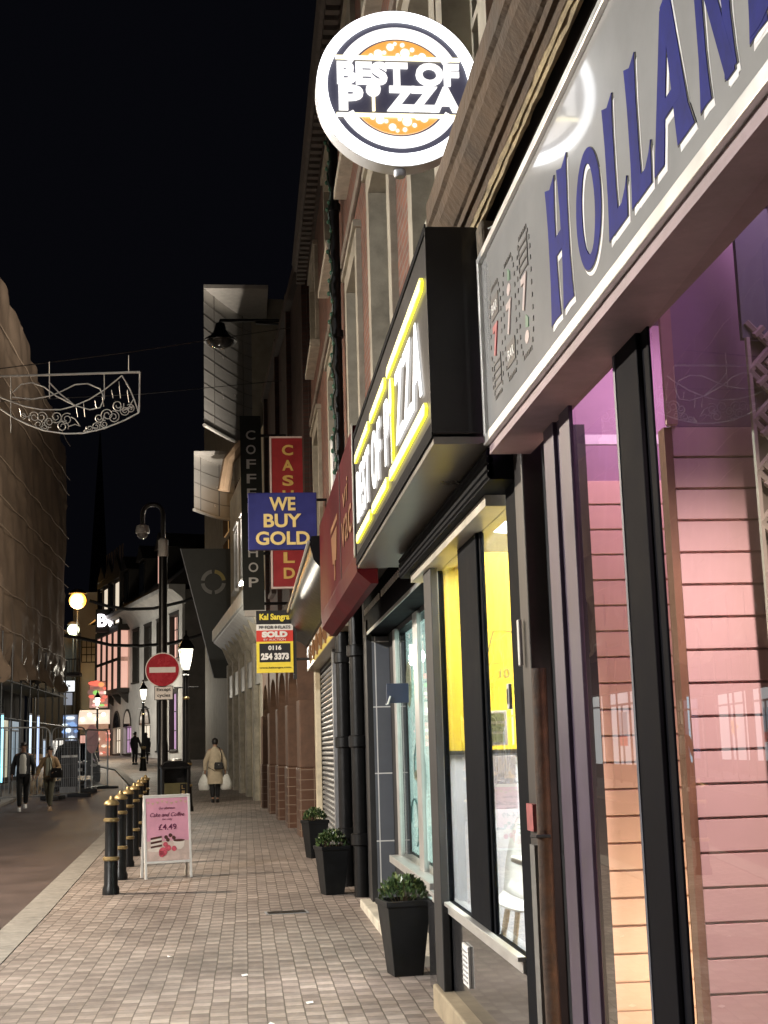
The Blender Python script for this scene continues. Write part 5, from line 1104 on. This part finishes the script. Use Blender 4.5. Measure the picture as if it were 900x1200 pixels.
# ------------------------------------------------------------------ bollards
bo=thing('bollard','black bollard with gold bands, nearest of the row','bollard',(-1.41,14.43,G(14.43)),0,'black and gold bollards along the kerb')
sh_=part('shaft',MB().lathe([(.088,-.02),(.088,.06),(.072,.09),(.072,.36),(.066,.38),(.066,.90),(.07,.92)],n=20),iron,bo,smooth=True)
for z,r in ((.36,.074),(.755,.068)): part('band',MB().lathe([(r,-.022),(r+.013,-.012),(r+.013,.012),(r,.022)],(0,0,z),20),gold,bo,smooth=True)
part('cap',MB().lathe([(.074,.905),(.082,.915),(.08,.93),(.055,.955),(.028,.965),(.026,.98),(.016,1.0),(0,1.003)],n=20),gold,bo,smooth=True)
w=['second bollard from the near end of the row','third bollard of the row, left of the pink sandwich board','fourth bollard, in the middle of the row','fifth bollard from the near end of the row','sixth bollard, last but one before the litter bin','farthest bollard of the row, closest to the litter bin']
for (x,y),lab in zip(((-1.455,15.95),(-1.515,17.6),(-1.57,19.25),(-1.64,20.95),(-1.72,22.7),(-1.79,24.4)),w): place(bo,(x,y,G(y)),label='black and gold '+lab)
# ------------------------------------------------------------------ sandwich board
sb=thing('sandwich_board','white framed sandwich board with a pink cake and coffee poster priced £4.49','sandwich board',(-.93,16.0,G(16)),R(14))
fw=mat('white_metal_frame',(.74,.72,.68),.4,.1,var=.08)
hw=.275
def sl(z): return -.16+.15*(z/.93)
def side(s,nm):
    m=MB(); m.M=Matrix.Scale(s,4,(0,1,0)) if s<0 else None
    for x in (-hw,hw-.028): m.prism([(sl(0),0),(sl(.93),.93),(sl(.93)+.025,.93),(sl(0)+.025,0)],'yz',x,x+.028)
    for z in (.17,.905): m.prism([(sl(z),z),(sl(z+.028),z+.028),(sl(z)+.027,z+.028),(sl(z)+.025,z)],'yz',-hw+.028,hw-.028)
    return part(nm,m,fw,sb,bevel=.003)
side(1,'front_frame'); side(-1,'rear_frame')
m=MB(); m.box(-hw,hw,-.02,.02,.925,.94); part('hinge_bar',m,fw,sb)
def onb(x,z,d=.0): return Matrix(((1,0,0,x),(0,.16,-1,sl(z)+.006-d),(0,1,0,z),(0,0,0,1)))
def face(nm,x0,x1,z0,z1,mt,d,par=None):
    m=MB(); m.add([(x0,sl(z0)+.008-d,z0),(x1,sl(z0)+.008-d,z0),(x1,sl(z1)+.008-d,z1),(x0,sl(z1)+.008-d,z1)],[(0,1,2,3)]); return part(nm,m,mt,sb)
face('poster',-hw+.028,hw-.028,.198,.905,mat('pink_poster',(.70,.33,.43),.35,var=.12,vs=4),0)
face('poster_ground',-hw+.03,hw-.03,.2,.42,mat('beige_print',(.62,.48,.42),.4,var=.2,vs=9),.003)
m=MB(); m.add([(-hw+.028,sl(.198)+.02,.198),(hw-.028,sl(.198)+.02,.198),(hw-.028,sl(.905)+.02,.905),(-hw+.028,sl(.905)+.02,.905)],[(0,1,2,3)]); part('back_board',m,grey,sb)
dk=mat('plum_text',(.16,.03,.08),.5,var=0); g2=mat('bunting_print',(.6,.42,.3),.5,var=.1)
text('lettering','Our afternoon',.05,dk,sb,onb(0,.79,.004),fit=(.19,.03),shear=.3,ext=.001); text('lettering','Cake and Coffee',.06,dk,sb,onb(0,.715,.004),fit=(.4,.045),shear=.35,ext=.001); text('lettering','for only',.05,dk,sb,onb(0,.66,.004),fit=(.12,.028),shear=.3,ext=.001); text('lettering','£4.49',.09,dk,sb,onb(0,.575,.004),fit=(.21,.065),ext=.001,off=.001)
m=MB()
for k in range(9):
    x=-.22+k*.055; z=.865-.012*math.sin(k*math.pi/2.0); m.add([(x-.02,sl(z)+.002,z),(x+.02,sl(z)+.002,z),(x,sl(z-.03)+.002,z-.03)],[(0,1,2)])
part('bunting',m,g2,sb)
def blob(nm,pts,mt,d=.006):
    m=MB(); m.add([(x,sl(z)+.008-d,z) for x,z in pts],[tuple(range(len(pts)))]); part(nm,m,mt,sb)
circ=lambda x,z,r,n=12,e=1:[(x+r*math.cos(6.283*k/n),z+r*e*math.sin(6.283*k/n)) for k in range(n)]
choc=mat('chocolate_print',(.09,.03,.025),.5,var=.1); crm=mat('cream_print_2',(.75,.66,.58),.5,var=.05); ros=mat('rose_print',(.6,.1,.14),.5,var=.3,vs=60)
for k in range(5): blob('cake_layer',[(-.2,.34+k*.024),(-.07,.36+k*.024),(-.07,.382+k*.024),(-.2,.362+k*.024)],choc if k%2==0 else crm)
blob('cake_plate',circ(-.14,.325,.1,16,.25),crm,.005); blob('cup',[(.06,.42),(.2,.42),(.185,.35),(.15,.32),(.11,.32),(.075,.35)],crm); blob('coffee',circ(.13,.42,.068,16,.22),choc,.008)
for x,z,r in ((-.06,.3,.05),(-.075,.275,.035),(.0,.34,.035),(.07,.33,.03),(-.03,.38,.028)): blob('rose',circ(x,z,r),ros,.009)
for x,z in ((-.02,.46),(.03,.48),(.07,.45),(.0,.43)): blob('berry',circ(x,z,.022),choc,.007)
# ------------------------------------------------------------------ litter bin
Yb=26.6; cbn=at(205,925,Y=Yb)
lb=thing('litter_bin','black open sided litter bin with vertical gold lettering behind the bollards','litter bin',(cbn.x,Yb,G(Yb)),R(8))
m=MB(); m.box(-.27,.27,-.22,.22,0,.08)
for x in (-.27,.22): m.box(x,x+.05,-.22,.22,.08,1.05)
m.box(-.22,.22,.17,.22,.08,1.05); part('casing',m,black,lb,bevel=.01)
part('front_panel',MB().box(-.22,.22,-.22,-.19,.08,.78),mat('olive_panel',(.10,.09,.04),.4,.2,var=.2),lb,bevel=.01)
part('side_band',MB().box(.08,.2,-.228,-.22,.1,.76),black,lb)
for i,chh in enumerate('LITTER'): text('lettering',chh,.1,gold,lb,MF(.14,-.23,.70-i*.105),fit=(.06,.075),ext=.001)
part('liner',MB().box(-.2,.2,-.18,.16,.08,.75),mat('bin_liner',(.05,.05,.05),.4,var=.2),lb)
part('lid',MB().lathe([(.40,1.05),(.40,1.09),(.30,1.17),(.2,1.20),(0,1.21)],(0,0,0),4,ph=math.pi/4,sq=.82),black,lb)
part('ash_plate',MB().lathe([(.14,1.2),(.13,1.235),(0,1.24)],n=16),alum,lb,smooth=True)
# ------------------------------------------------------------------ people
skin_l=mat('skin',(.42,.25,.17),.5,var=.08); skin_d=mat('deeper_skin',(.22,.12,.075),.5,var=.08); hairm=mat('black_hair',(.012,.009,.008),.45,var=.3,vs=40)
def skin(name,V,E,m,par,sub=1):
    names=list(V); me=bpy.data.meshes.new(name); me.from_pydata([V[k][0] for k in names],[(names.index(a),names.index(b)) for a,b in E],[])
    o=bpy.data.objects.new('tmp',me); COL.objects.link(o)
    sk=o.modifiers.new('s','SKIN'); sk.use_smooth_shade=True
    o.data.skin_vertices or o.data.attributes
    if not me.skin_vertices: 
        bm=bmesh.new(); bm.from_mesh(me); bm.verts.layers.skin.verify(); bm.to_mesh(me); bm.free()
    for i,k in enumerate(names):
        r=V[k][1]; me.skin_vertices[0].data[i].radius=r if isinstance(r,tuple) else (r,r); me.skin_vertices[0].data[i].use_root=(i==0)
    ss_=o.modifiers.new('u','SUBSURF'); ss_.levels=sub; ss_.render_levels=sub
    me2=bpy.data.meshes.new_from_object(o.evaluated_get(bpy.context.evaluated_depsgraph_get())); bpy.data.objects.remove(o)
    me2.name=name; me2.materials.clear(); me2.materials.append(m)
    for p in me2.polygons: p.use_smooth=True
    o=bpy.data.objects.new(name,me2); COL.objects.link(o); o.parent=par; return o
def person(label,loc,rz,s,J,skm,top,bottom,shoe,hair='short',coat=None,shirt=None,group=None,female=False):
    """J: joint overrides; figure faces -y locally, 1.75 m tall at s=1"""
    t=thing('person',label,'person',loc,rz,group); t.scale=(s,s,s)
    sw=.165 if female else .185; hwp=.085
    D=dict(pel=(0,0,.95),sp=(0,.01,1.12),ch=(0,.01,1.32),nk=(0,0,1.47),hd=(0,-.015,1.57),ht=(0,-.01,1.68),
      sL=(-sw,.01,1.40),sR=(sw,.01,1.40),eL=(-sw-.05,.02,1.12),eR=(sw+.05,.02,1.12),wL=(-sw-.06,-.05,.87),wR=(sw+.06,-.05,.87),
      hL=(-hwp,0,.90),hR=(hwp,0,.90),kL=(-hwp,-.02,.50),kR=(hwp,-.02,.50),aL=(-hwp,.02,.09),aR=(hwp,.02,.09))
    D.update(J)
    V={'pel':(D['pel'],(.13,.10))}; E=[]
    def add(n,co,r,frm): V[n]=(co,r); E.append((frm,n))
    add('sp',D['sp'],(.12,.09),'pel'); add('ch',D['ch'],(.145,.10),'sp'); add('nk',D['nk'],.052,'ch'); add('hd',D['hd'],(.07,.088),'nk'); add('ht',D['ht'],(.066,.082),'hd')
    for q in 'LR':
        add('s'+q,D['s'+q],.06,'ch'); add('e'+q,D['e'+q],.042,'s'+q); add('w'+q,D['w'+q],.028,'e'+q)
        w=Vector(D['w'+q]); e=Vector(D['e'+q]); d=(w-e).normalized(); sd=-1 if q=='L' else 1
        add('p'+q,tuple(w+d*.06),(.024,.03),'w'+q); side_=Vector((0,-1,0)); 
        for f in range(4):
            b=w+d*.10+side_*(.027-.018*f); L=(.035,.042,.04,.03)[f]
            add('f%d'%f+q,tuple(b),.0095,'p'+q); add('g%d'%f+q,tuple(b+d*L+Vector((-sd*.012,0,0))),.008,'f%d'%f+q)
        tb_=w+d*.035+side_*.035; add('t'+q,tuple(tb_),.011,'p'+q); add('u'+q,tuple(tb_+d*.035+side_*.015),.009,'t'+q)
        add('h'+q,D['h'+q],.09,'pel'); add('k'+q,D['k'+q],.055,'h'+q); add('a'+q,D['a'+q],.036,'k'+q)
        a=Vector(D['a'+q]); add('o'+q,(a.x,a.y-.13,max(a.z-.06,.025)),.03,'a'+q)
    body=skin('body',V,E,skm,t)
    hd=Vector(D['hd']); 
    fm=MB(); fm.ell((hd.x,hd.y-.095,hd.z+.015),.014,.022,.022,8,5); part('nose',fm,skm,body,smooth=True)
    for sx in (-1,1):
        part('eye',MB().ell((hd.x+.03*sx,hd.y-.078,hd.z+.045),.012,.008,.007,8,5),blackm,body,smooth=True); part('ear',MB().ell((hd.x+.077*sx,hd.y+.005,hd.z+.02),.012,.022,.032,8,5),skm,body,smooth=True)
    part('mouth',MB().ell((hd.x,hd.y-.083,hd.z-.035),.022,.006,.006,8,5),mat('lip',(.25,.09,.08),.5,var=0) if 'lip' not in bpy.data.materials else bpy.data.materials['lip'],body)
    hm=MB(); sec=[]
    zs=[(-.02,.07,.05,.035),(.03,.083,.065,.032),(.075,.086,.092,.004),(.12,.074,.082,0),(.145,.045,.05,0),(.155,.012,.014,0)]
    if hair=='long': zs=[(-.13,.06,.04,.06),(-.06,.082,.055,.045)]+zs
    hm.body([(hd.x,hd.y+o_,hd.z+z,rx,ry) for z,rx,ry,o_ in zs],14); part('hair',hm,hairm,t,smooth=True)
    if hair=='bun': part('hair_bun',MB().ell((hd.x,hd.y+.09,hd.z+.10),.045,.045,.045),hairm,t,smooth=True)
    # trousers
    V={'pel':((0,0,1.0),(.155,.12))}; E=[]
    for q in 'LR':
        h=D['h'+q]; add('h'+q,(h[0],h[1],h[2]-.02),.105,'pel'); add('k'+q,D['k'+q],.075,'h'+q); a=D['a'+q]; add('a'+q,(a[0],a[1],a[2]+.02),.06,'k'+q)
    skin('trousers',V,E,bottom,t)
    for q in 'LR':
        a=Vector(D['a'+q]); m=MB(); zz=a.z-.09
        m.loft([[(a.x+.045*math.cos(k*.785)*(1 if j<2 else .9),a.y-.05+.135*math.sin(k*.785)*sc,zz+z) for k in range(8)] for j,(z,sc) in enumerate(((0,1),(.035,1.02),(.07,.85),(.1,.5)))]); part('shoe',m,shoe,t,smooth=True)
    # top garment
    g=coat or {}; m=MB(); w=.165 if female else .185; lg='hem' in g
    S_=[(g['hem'],.225,.165),(g['hem']+.2,.205,.155),(.95,.19,.145),(1.1,.172,.135)] if lg else [(.86,.172,.135),(.95,.17,.132),(1.1,.16,.125)]
    k_=1.12 if g and not lg else 1
    S_=[(z,a*k_,b*k_) for z,a,b in S_]+[(1.25,w+.0,.13),(1.35,w+.005,.125),(1.40,w*.93,.11),(1.435,w*.66,.09),(1.465,w*.42,.07),(1.49,.062,.062)]
    m.body([(0,.005,z,a,b) for z,a,b in S_],18)
    for q,sg in (('L',-1),('R',1)):
        s0=Vector((sg*(w-.045),.01,1.385)); e=Vector(D['e'+q]); wr_=Vector(D['w'+q]); w2=wr_+(e-wr_)*.06
        m.tube([s0,s0+(e-s0)*.15,s0+(e-s0)*.55,e,e+(w2-e)*.5,w2],[.07,.082,.072,.062,.056,.05],12)
    part('long_coat' if lg else 'jacket',m,top,t,smooth=True)
    if shirt: 
        m=MB(); m.body([(0,-.065,z,rx,ry) for z,rx,ry in ((.93,.095,.085),(1.0,.1,.09),(1.15,.095,.085),(1.3,.10,.09),(1.38,.085,.075),(1.42,.05,.05))],16); part('shirt',m,shirt,t,smooth=True)
    return t
dj=mat('dark_jacket',(.015,.016,.02),.7,var=.2); dtr=mat('dark_trousers',(.012,.012,.014),.75,var=.2); wsh_=mat('white_tee',(.68,.68,.64),.8,var=.08)
Ym=34.8; cm_=at(27,910,Y=Ym)
person('man in open dark jacket, white T-shirt and dark trousers walking towards the camera',(cm_.x,Ym,G(Ym)-.055),R(4),1.0,dict(hL=(-.08,0,.9),kL=(-.075,-.11,.52),aL=(-.06,-.14,.09),kR=(.075,.03,.5),aR=(.06,.16,.16),eL=(-.25,.06,1.13),wL=(-.26,-.05,.90),eR=(.25,.05,1.13),wR=(.25,-.02,.88)),skin_d,dj,dtr,white,'short',None,wsh_)
Yw=34.6; cw=at(58,912,Y=Yw)
wm=person('woman in tan cardigan and olive trousers with a dark shoulder bag walking beside the man',(cw.x,Yw,G(Yw)-.055),R(-3),.93,dict(kL=(-.06,.02,.5),aL=(-.03,.15,.15),kR=(.07,-.1,.52),aR=(.05,-.15,.09),eL=(-.27,.02,1.16),wL=(-.32,-.08,.95),eR=(.25,.03,1.14),wR=(.17,-.16,1.05)),skin_l,mat('tan_knit',(.33,.22,.12),.85,var=.2,vs=20),mat('olive_trousers',(.13,.125,.09),.8,var=.15),mat('tan_shoe',(.3,.2,.12),.5,var=.1),'bun',None,mat('pale_green_top',(.5,.52,.42),.8,var=.1),female=True)
bagm=mat('black_leather',(.012,.012,.013),.35,var=.2)
def bag(label,loc,rz,strap,name='shoulder_bag',sz=(.17,.05,.13)):
    t=thing(name,label,'bag',loc,rz); a,b,c=sz
    m=MB(); m.loft([[(x*a*sx,y*b*sx,z*c) for x,y in ((-1,-1),(1,-1),(1,1),(-1,1))] for z,sx in ((-1,.85),(-.8,1),(.5,.95),(1,.75))]); part('body',m,bagm,t,bevel=.015)
    part('flap',MB().prism([(-a*.8,c*.98),(a*.8,c*.98),(a*.85,c*.2),(-a*.85,c*.2)],'xz',-b*1.08,-b*.9),bagm,t,bevel=.004); part('clasp',MB().box(-.015,.015,-b*1.2,-b*1.08,c*.22,c*.34),alum,t)
    part('strap',MB().tube(strap,.012,6),bagm,t,smooth=True); return t
bag('black shoulder bag with pale edge carried by the woman in the tan cardigan',(cw.x+.21,Yw-.22,G(Yw)+.88),R(-15),[(-.12,-.02,.12),(-.16,0,.3),(-.26,.08,.47),(-.3,.16,.44),(-.2,.3,.2)],sz=(.16,.05,.12))
Yg=34.9; cg=at(252,905,Y=Yg); zg=G(Yg)
person('person in knee length beige coat seen from behind carrying two white bags',(cg.x,Yg,zg),R(178),.95,dict(kL=(-.07,-.05,.5),aL=(-.06,-.06,.09),kR=(.07,.02,.5),aR=(.06,.08,.10),eL=(-.26,.02,1.1),wL=(-.27,-.02,.86),eR=(.26,.02,1.1),wR=(.27,-.02,.86)),skin_l,mat('beige_coat',(.58,.49,.36),.85,var=.12,vs=10,bump=.1),dtr,blackm,'short',dict(waist=(.17,.13),hip=(.19,.15),hem0=.9,hem=.50),female=True)
bag('black crossbody bag hanging at the back of the beige coat',(cg.x+.10,Yg-.19,zg+.93),0,[(.08,.0,.1),(.07,.03,.3),(.02,.09,.45),(-.06,.2,.5)],'crossbody_bag',(.12,.05,.09))
plastic=mat('white_plastic_bag',(.74,.75,.72),.4,var=.1,vs=15,bump=.3,bs=25)
for sx,lab in ((-1,'white carrier bag in the left hand of the person in the beige coat'),(1,'white carrier bag in the right hand of the person in the beige coat')):
    t=thing('carrier_bag',lab,'bag',(cg.x+.285*sx,Yg+.03,zg+.32),R(20*sx),'white carrier bags'); rnd=random.Random(8+sx); m=MB(); rings=[]
    for z,w,d in ((0,.13,.07),(.04,.15,.10),(.16,.155,.10),(.27,.12,.07),(.35,.07,.03),(.40,.035,.018)):
        rings.append([((w*math.cos(k*.5236))*(1+rnd.gauss(0,.06)),(d*math.sin(k*.5236))*(1+rnd.gauss(0,.1)),z) for k in range(12)])
    m.loft(rings); part('body',m,plastic,t,smooth=True); part('handle',MB().tube([(-.03,0,.38),(-.02,0,.46),(0,0,.49),(.02,0,.46),(.03,0,.38)],.008,6),plastic,t)
Yc_=72; cc=at(158,880,Y=Yc_); dc=mat('dark_coat',(.014,.014,.016),.8,var=.2)
person('person in dark padded jacket standing beside the far lantern post, left of the pair',(cc.x,Yc_,G(Yc_)),R(150),1.0,dict(kL=(-.09,-.03,.5),eL=(-.3,.0,1.14),wL=(-.3,-.1,.92)),skin_d,dc,dtr,blackm,'short',dict(waist=(.19,.15),hip=(.2,.16)))
cc2=at(171,880,Y=Yc_+1); person('person in long dark coat partly behind the far lantern post, right of the pair',(cc2.x,Yc_+1,G(Yc_+1)),R(200),.96,{},skin_d,mat('charcoal_coat',(.03,.028,.03),.8,var=.2),dtr,blackm,'long',dict(hem=.62,hip=(.18,.14)),female=True)
# ------------------------------------------------------------------ buildings on the opposite side (seen in reflections)
opm=brickmat('opposite_brick',(.035,.022,.016),(.025,.016,.012),(.03,.026,.022))
op=thing('opposite_building','brick shops across the road with lit windows, mirrored in the glass','building',(-8.6,10,0))
mb=MB(); hh_=[(1.0+i*5.2,4.8+i*5.2,.5,2.6) for i in range(-1,5)]+[(1.5+i*3.2,2.8+i*3.2,4.2,6) for i in range(-1,8)]
Mx=Matrix.Translation((-8.6*2,0,0))@Matrix.Scale(-1,4,(1,0,0)); mb.M=Mx; holed(mb,-8.6,-8,30,-.1,9,hh_,.2); part('wall',mb,opm,op,world=True)
cols=((.95,.93,.85),(1,.85,.6),(.9,.95,1))
for i in range(-1,5):
    part('shop_window',MB().box(-8.85,-8.8,1.0+i*5.2,4.8+i*5.2,.5,2.6),mat('lit_shop%d'%i,(.4,.4,.4),.4,var=.5,vs=1.4,emit=cols[i%3],es=.55),op,world=True)
part('upper_window',MB().box(-8.85,-8.8,-7,29,4.1,6.1),darkpane,op,world=True)
part('fascia',MB().box(-8.6,-8.4,-7,29.5,2.75,3.4),mat('green_fascia',(.03,.08,.06),.4,var=.2),op,world=True)
# street lamps on the opposite wall
def light(kind,name,loc,P,col,par=None,rot=None,**kw):
    l=bpy.data.lights.new(name,kind); l.energy=P; l.color=col
    for k,v in kw.items(): setattr(l,k,v)
    o=bpy.data.objects.new(name,l); COL.objects.link(o); o.location=loc
    if rot: o.rotation_euler=rot
    if par is not None: o.parent=par
    return o
LAMP=[(6.5,5.6,5900,(1,.97,.92)),(15.5,5.6,5600,(1,.82,.63)),(-6,5.6,600,(1,.9,.78))]
wl0=None
for i,(y,z,P_,c) in enumerate(LAMP):
    lab=('wall lantern lighting the near pavement from across the road','warm wall lantern across the road from the bollards','wall lantern across the road behind the viewpoint')[i]
    t=thing('wall_lantern',lab,'street lamp',(-7.3,y,z),0,'wall lanterns on the opposite shops')
    part('arm',MB().tube([(-1.3,0,.3),(0,0,.3),(0,0,.2)],.03,8),black,t); part('hood',MB().lathe([(.03,.2),(.12,.15),(.28,.0),(.27,-.01),(.1,.1),(0,.12)],n=18),black,t,smooth=True)
    part('bulb',MB().ell((0,0,.07),.05,.05,.04),glow('lamp_bulb%d'%i,c,30),t,smooth=True)
    light('SPOT','lantern_light',(0,0,.0),P_,c,t,rot=(0,R(-44),0),spot_size=R(150),spot_blend=.3,shadow_soft_size=.14)
t=thing('wall_lantern','added hidden lamp lighting the white corner building, behind the sheeted scaffold','street lamp',(-13.6,82,8.2),0,'wall lanterns on the opposite shops')  # added out of sight to brighten the white corner building
part('arm',MB().tube([(-.8,0,.3),(0,0,.3),(0,0,.2)],.03,8),black,t); part('hood',MB().lathe([(.03,.2),(.12,.15),(.28,.0),(.27,-.01),(.1,.1),(0,.12)],n=18),black,t,smooth=True); part('bulb',MB().ell((0,0,.07),.05,.05,.04),glow('added_bulb_far',(1,.95,.85),20),t,smooth=True)
light('SPOT','lantern_light',(0,0,0),2800,(1,.95,.86),t,rot=(0,R(-55),0),spot_size=R(150),spot_blend=.4,shadow_soft_size=.2)
# lantern bulbs
for l in (l1,l2): light('POINT','lantern_light',(0,0,3.4),420 if l is l1 else 700,(1,.92,.76),l,shadow_soft_size=.22)
light('POINT','sodium_light',(pL1.x,109,pL1.z),2600,(1,.5,.12),shadow_soft_size=.5)
light('POINT','white_light',(pL2.x,110,pL2.z),900,(.95,1,.75),shadow_soft_size=.4)
fl=thing('fill_lamp','added unseen floodlight on the cream building behind the coffee sign','fill_lamp',(.2,36.5,7.2))  # invented lamp, kept out of sight, brightens the scaffold sheeting
part('bracket',MB().box(-.05,.35,-.03,.03,-.03,.03),black,fl); part('housing',MB().box(-.15,-.02,-.2,.2,-.14,.14),black,fl,bevel=.01); part('lens',MB().box(-.155,-.15,-.18,.18,-.12,.12),glow('fill_lamp_glow',(1,.75,.45),4),fl)
light('AREA','sheeting_fill_light',(-.17,0,0),520,(1,.88,.74),fl,rot=(0,R(90),0),shape='RECTANGLE',size=.24,size_y=.36)
up=thing('bay_fill_lamp','added unseen floodlight on top of the cream canopy aimed up at the metal bays','fill_lamp',(-.05,38.6,5.75))  # made-up lamp on the canopy, there only to brighten the metal bays
part('housing',MB().lathe([(.06,-.12),(.1,.0),(.1,.08),(.08,.08),(.06,.02)],n=14),black,up,smooth=True); part('stem',MB().tube([(0,0,-.12),(0,0,-.35)],.02,6),black,up)
light('SPOT','bay_fill_light',(0,0,.1),9500,(1,.9,.78),up,rot=(Vector((-.9,3.6,8))).to_track_quat('-Z','Y').to_euler(),spot_size=R(80),spot_blend=.7,shadow_soft_size=.1)
# interiors
light('AREA','pizza_room_light',(2.2,6.8,2.54),480,(1,.97,.93),rot=(0,0,0),shape='RECTANGLE',size=2.0,size_y=2.6)
light('AREA','arcade_purple_light',(1.75,3.5,3.04),12,(.75,.42,.75),rot=(0,0,0),shape='RECTANGLE',size=.5,size_y=2.4)
ul=thing('display_uplighter','warm glowing strip light at the foot of the peach slatted panel','light',(1.75,4.15,.5))
part('housing',MB().box(-.3,.3,-.04,.02,-.2,.12),grey,ul); part('diffuser',MB().box(-.28,.28,.021,.026,-.1,.1),glow('warm_strip',(1,.66,.4),3),ul)
light('AREA','uplighter_light',(-.05,.05,0),15,(1,.74,.5),ul,rot=(R(105),0,R(8)),shape='RECTANGLE',size=.5,size_y=.2)
pt=thing('purple_light_tube','short purple glowing tube above the peach slatted panel','light',(1.6,4.5,3.06))
part('tube',MB().tube([(-.2,0,0),(.2,0,0)],.02,8),glow('purple_glow_2',(.5,.12,.9),5),pt); part('batten',MB().box(-.22,.22,-.03,.03,.02,.04),white,pt)
light('AREA','purple_tube_light',(0,0,-.04),11,(.95,.5,.8),pt,rot=(R(25),0,0),shape='RECTANGLE',size=.4,size_y=.08)
sp_=thing('ceiling_spotlight','white ceiling spotlight aimed at the pink slatted panel','light',(1.2,2.1,2.98))
part('can',MB().lathe([(.05,.12),(.06,0),(.05,0),(.04,.08)],n=14),white,sp_,smooth=True); part('arm',MB().tube([(0,0,.1),(0,0,.15)],.015,6),white,sp_)
d=(Vector((1.40,3.9,.55))-Vector((1.2,2.1,2.9))).to_track_quat('-Z','Y').to_euler()
light('SPOT','spot_light',(0,0,-.03),360,(1,.74,.70),sp_,rot=d,spot_size=R(64),spot_blend=.6,shadow_soft_size=.05)
c3=at(114,840,Y=79); l3=place(l1,(c3.x,79,G(79)),label='most distant lantern post, added for its light, in front of the neon board at the end of the street')  # extra post added to throw light on the white corner building
for ch_ in list(l3.children):
    if ch_.type=='LIGHT': ch_.data=ch_.data.copy(); ch_.data.energy=1000
# ------------------------------------------------------------------ sky and render settings
W=bpy.data.worlds.new('World'); S.world=W; W.use_nodes=True; t=W.node_tree; bg=t.nodes['Background']
sky=t.nodes.new('ShaderNodeTexSky'); sky.sky_type='NISHITA'; sky.sun_disc=False; sky.sun_elevation=R(-4); sky.sun_rotation=R(160)
mx=t.nodes.new('ShaderNodeMix'); mx.data_type='RGBA'; mx.blend_type='ADD'; mx.inputs[0].default_value=1; mx.inputs[7].default_value=(.0018,.0019,.0030,1)
sc=t.nodes.new('ShaderNodeMix'); sc.data_type='RGBA'; sc.blend_type='MULTIPLY'; sc.inputs[0].default_value=1; sc.inputs[7].default_value=(.01,.01,.01,1)
t.links.new(sky.outputs[0],sc.inputs[6]); t.links.new(sc.outputs[2],mx.inputs[6]); t.links.new(mx.outputs[2],bg.inputs[0]); bg.inputs[1].default_value=1
S.view_settings.view_transform='Standard'; S.view_settings.look='None'; S.view_settings.exposure=0; S.view_settings.gamma=1
cyc=S.cycles; cyc.use_denoising=True; cyc.max_bounces=6; cyc.diffuse_bounces=3; cyc.glossy_bounces=3; cyc.transparent_max_bounces=8; cyc.sample_clamp_indirect=4; cyc.caustics_reflective=False; cyc.caustics_refractive=False
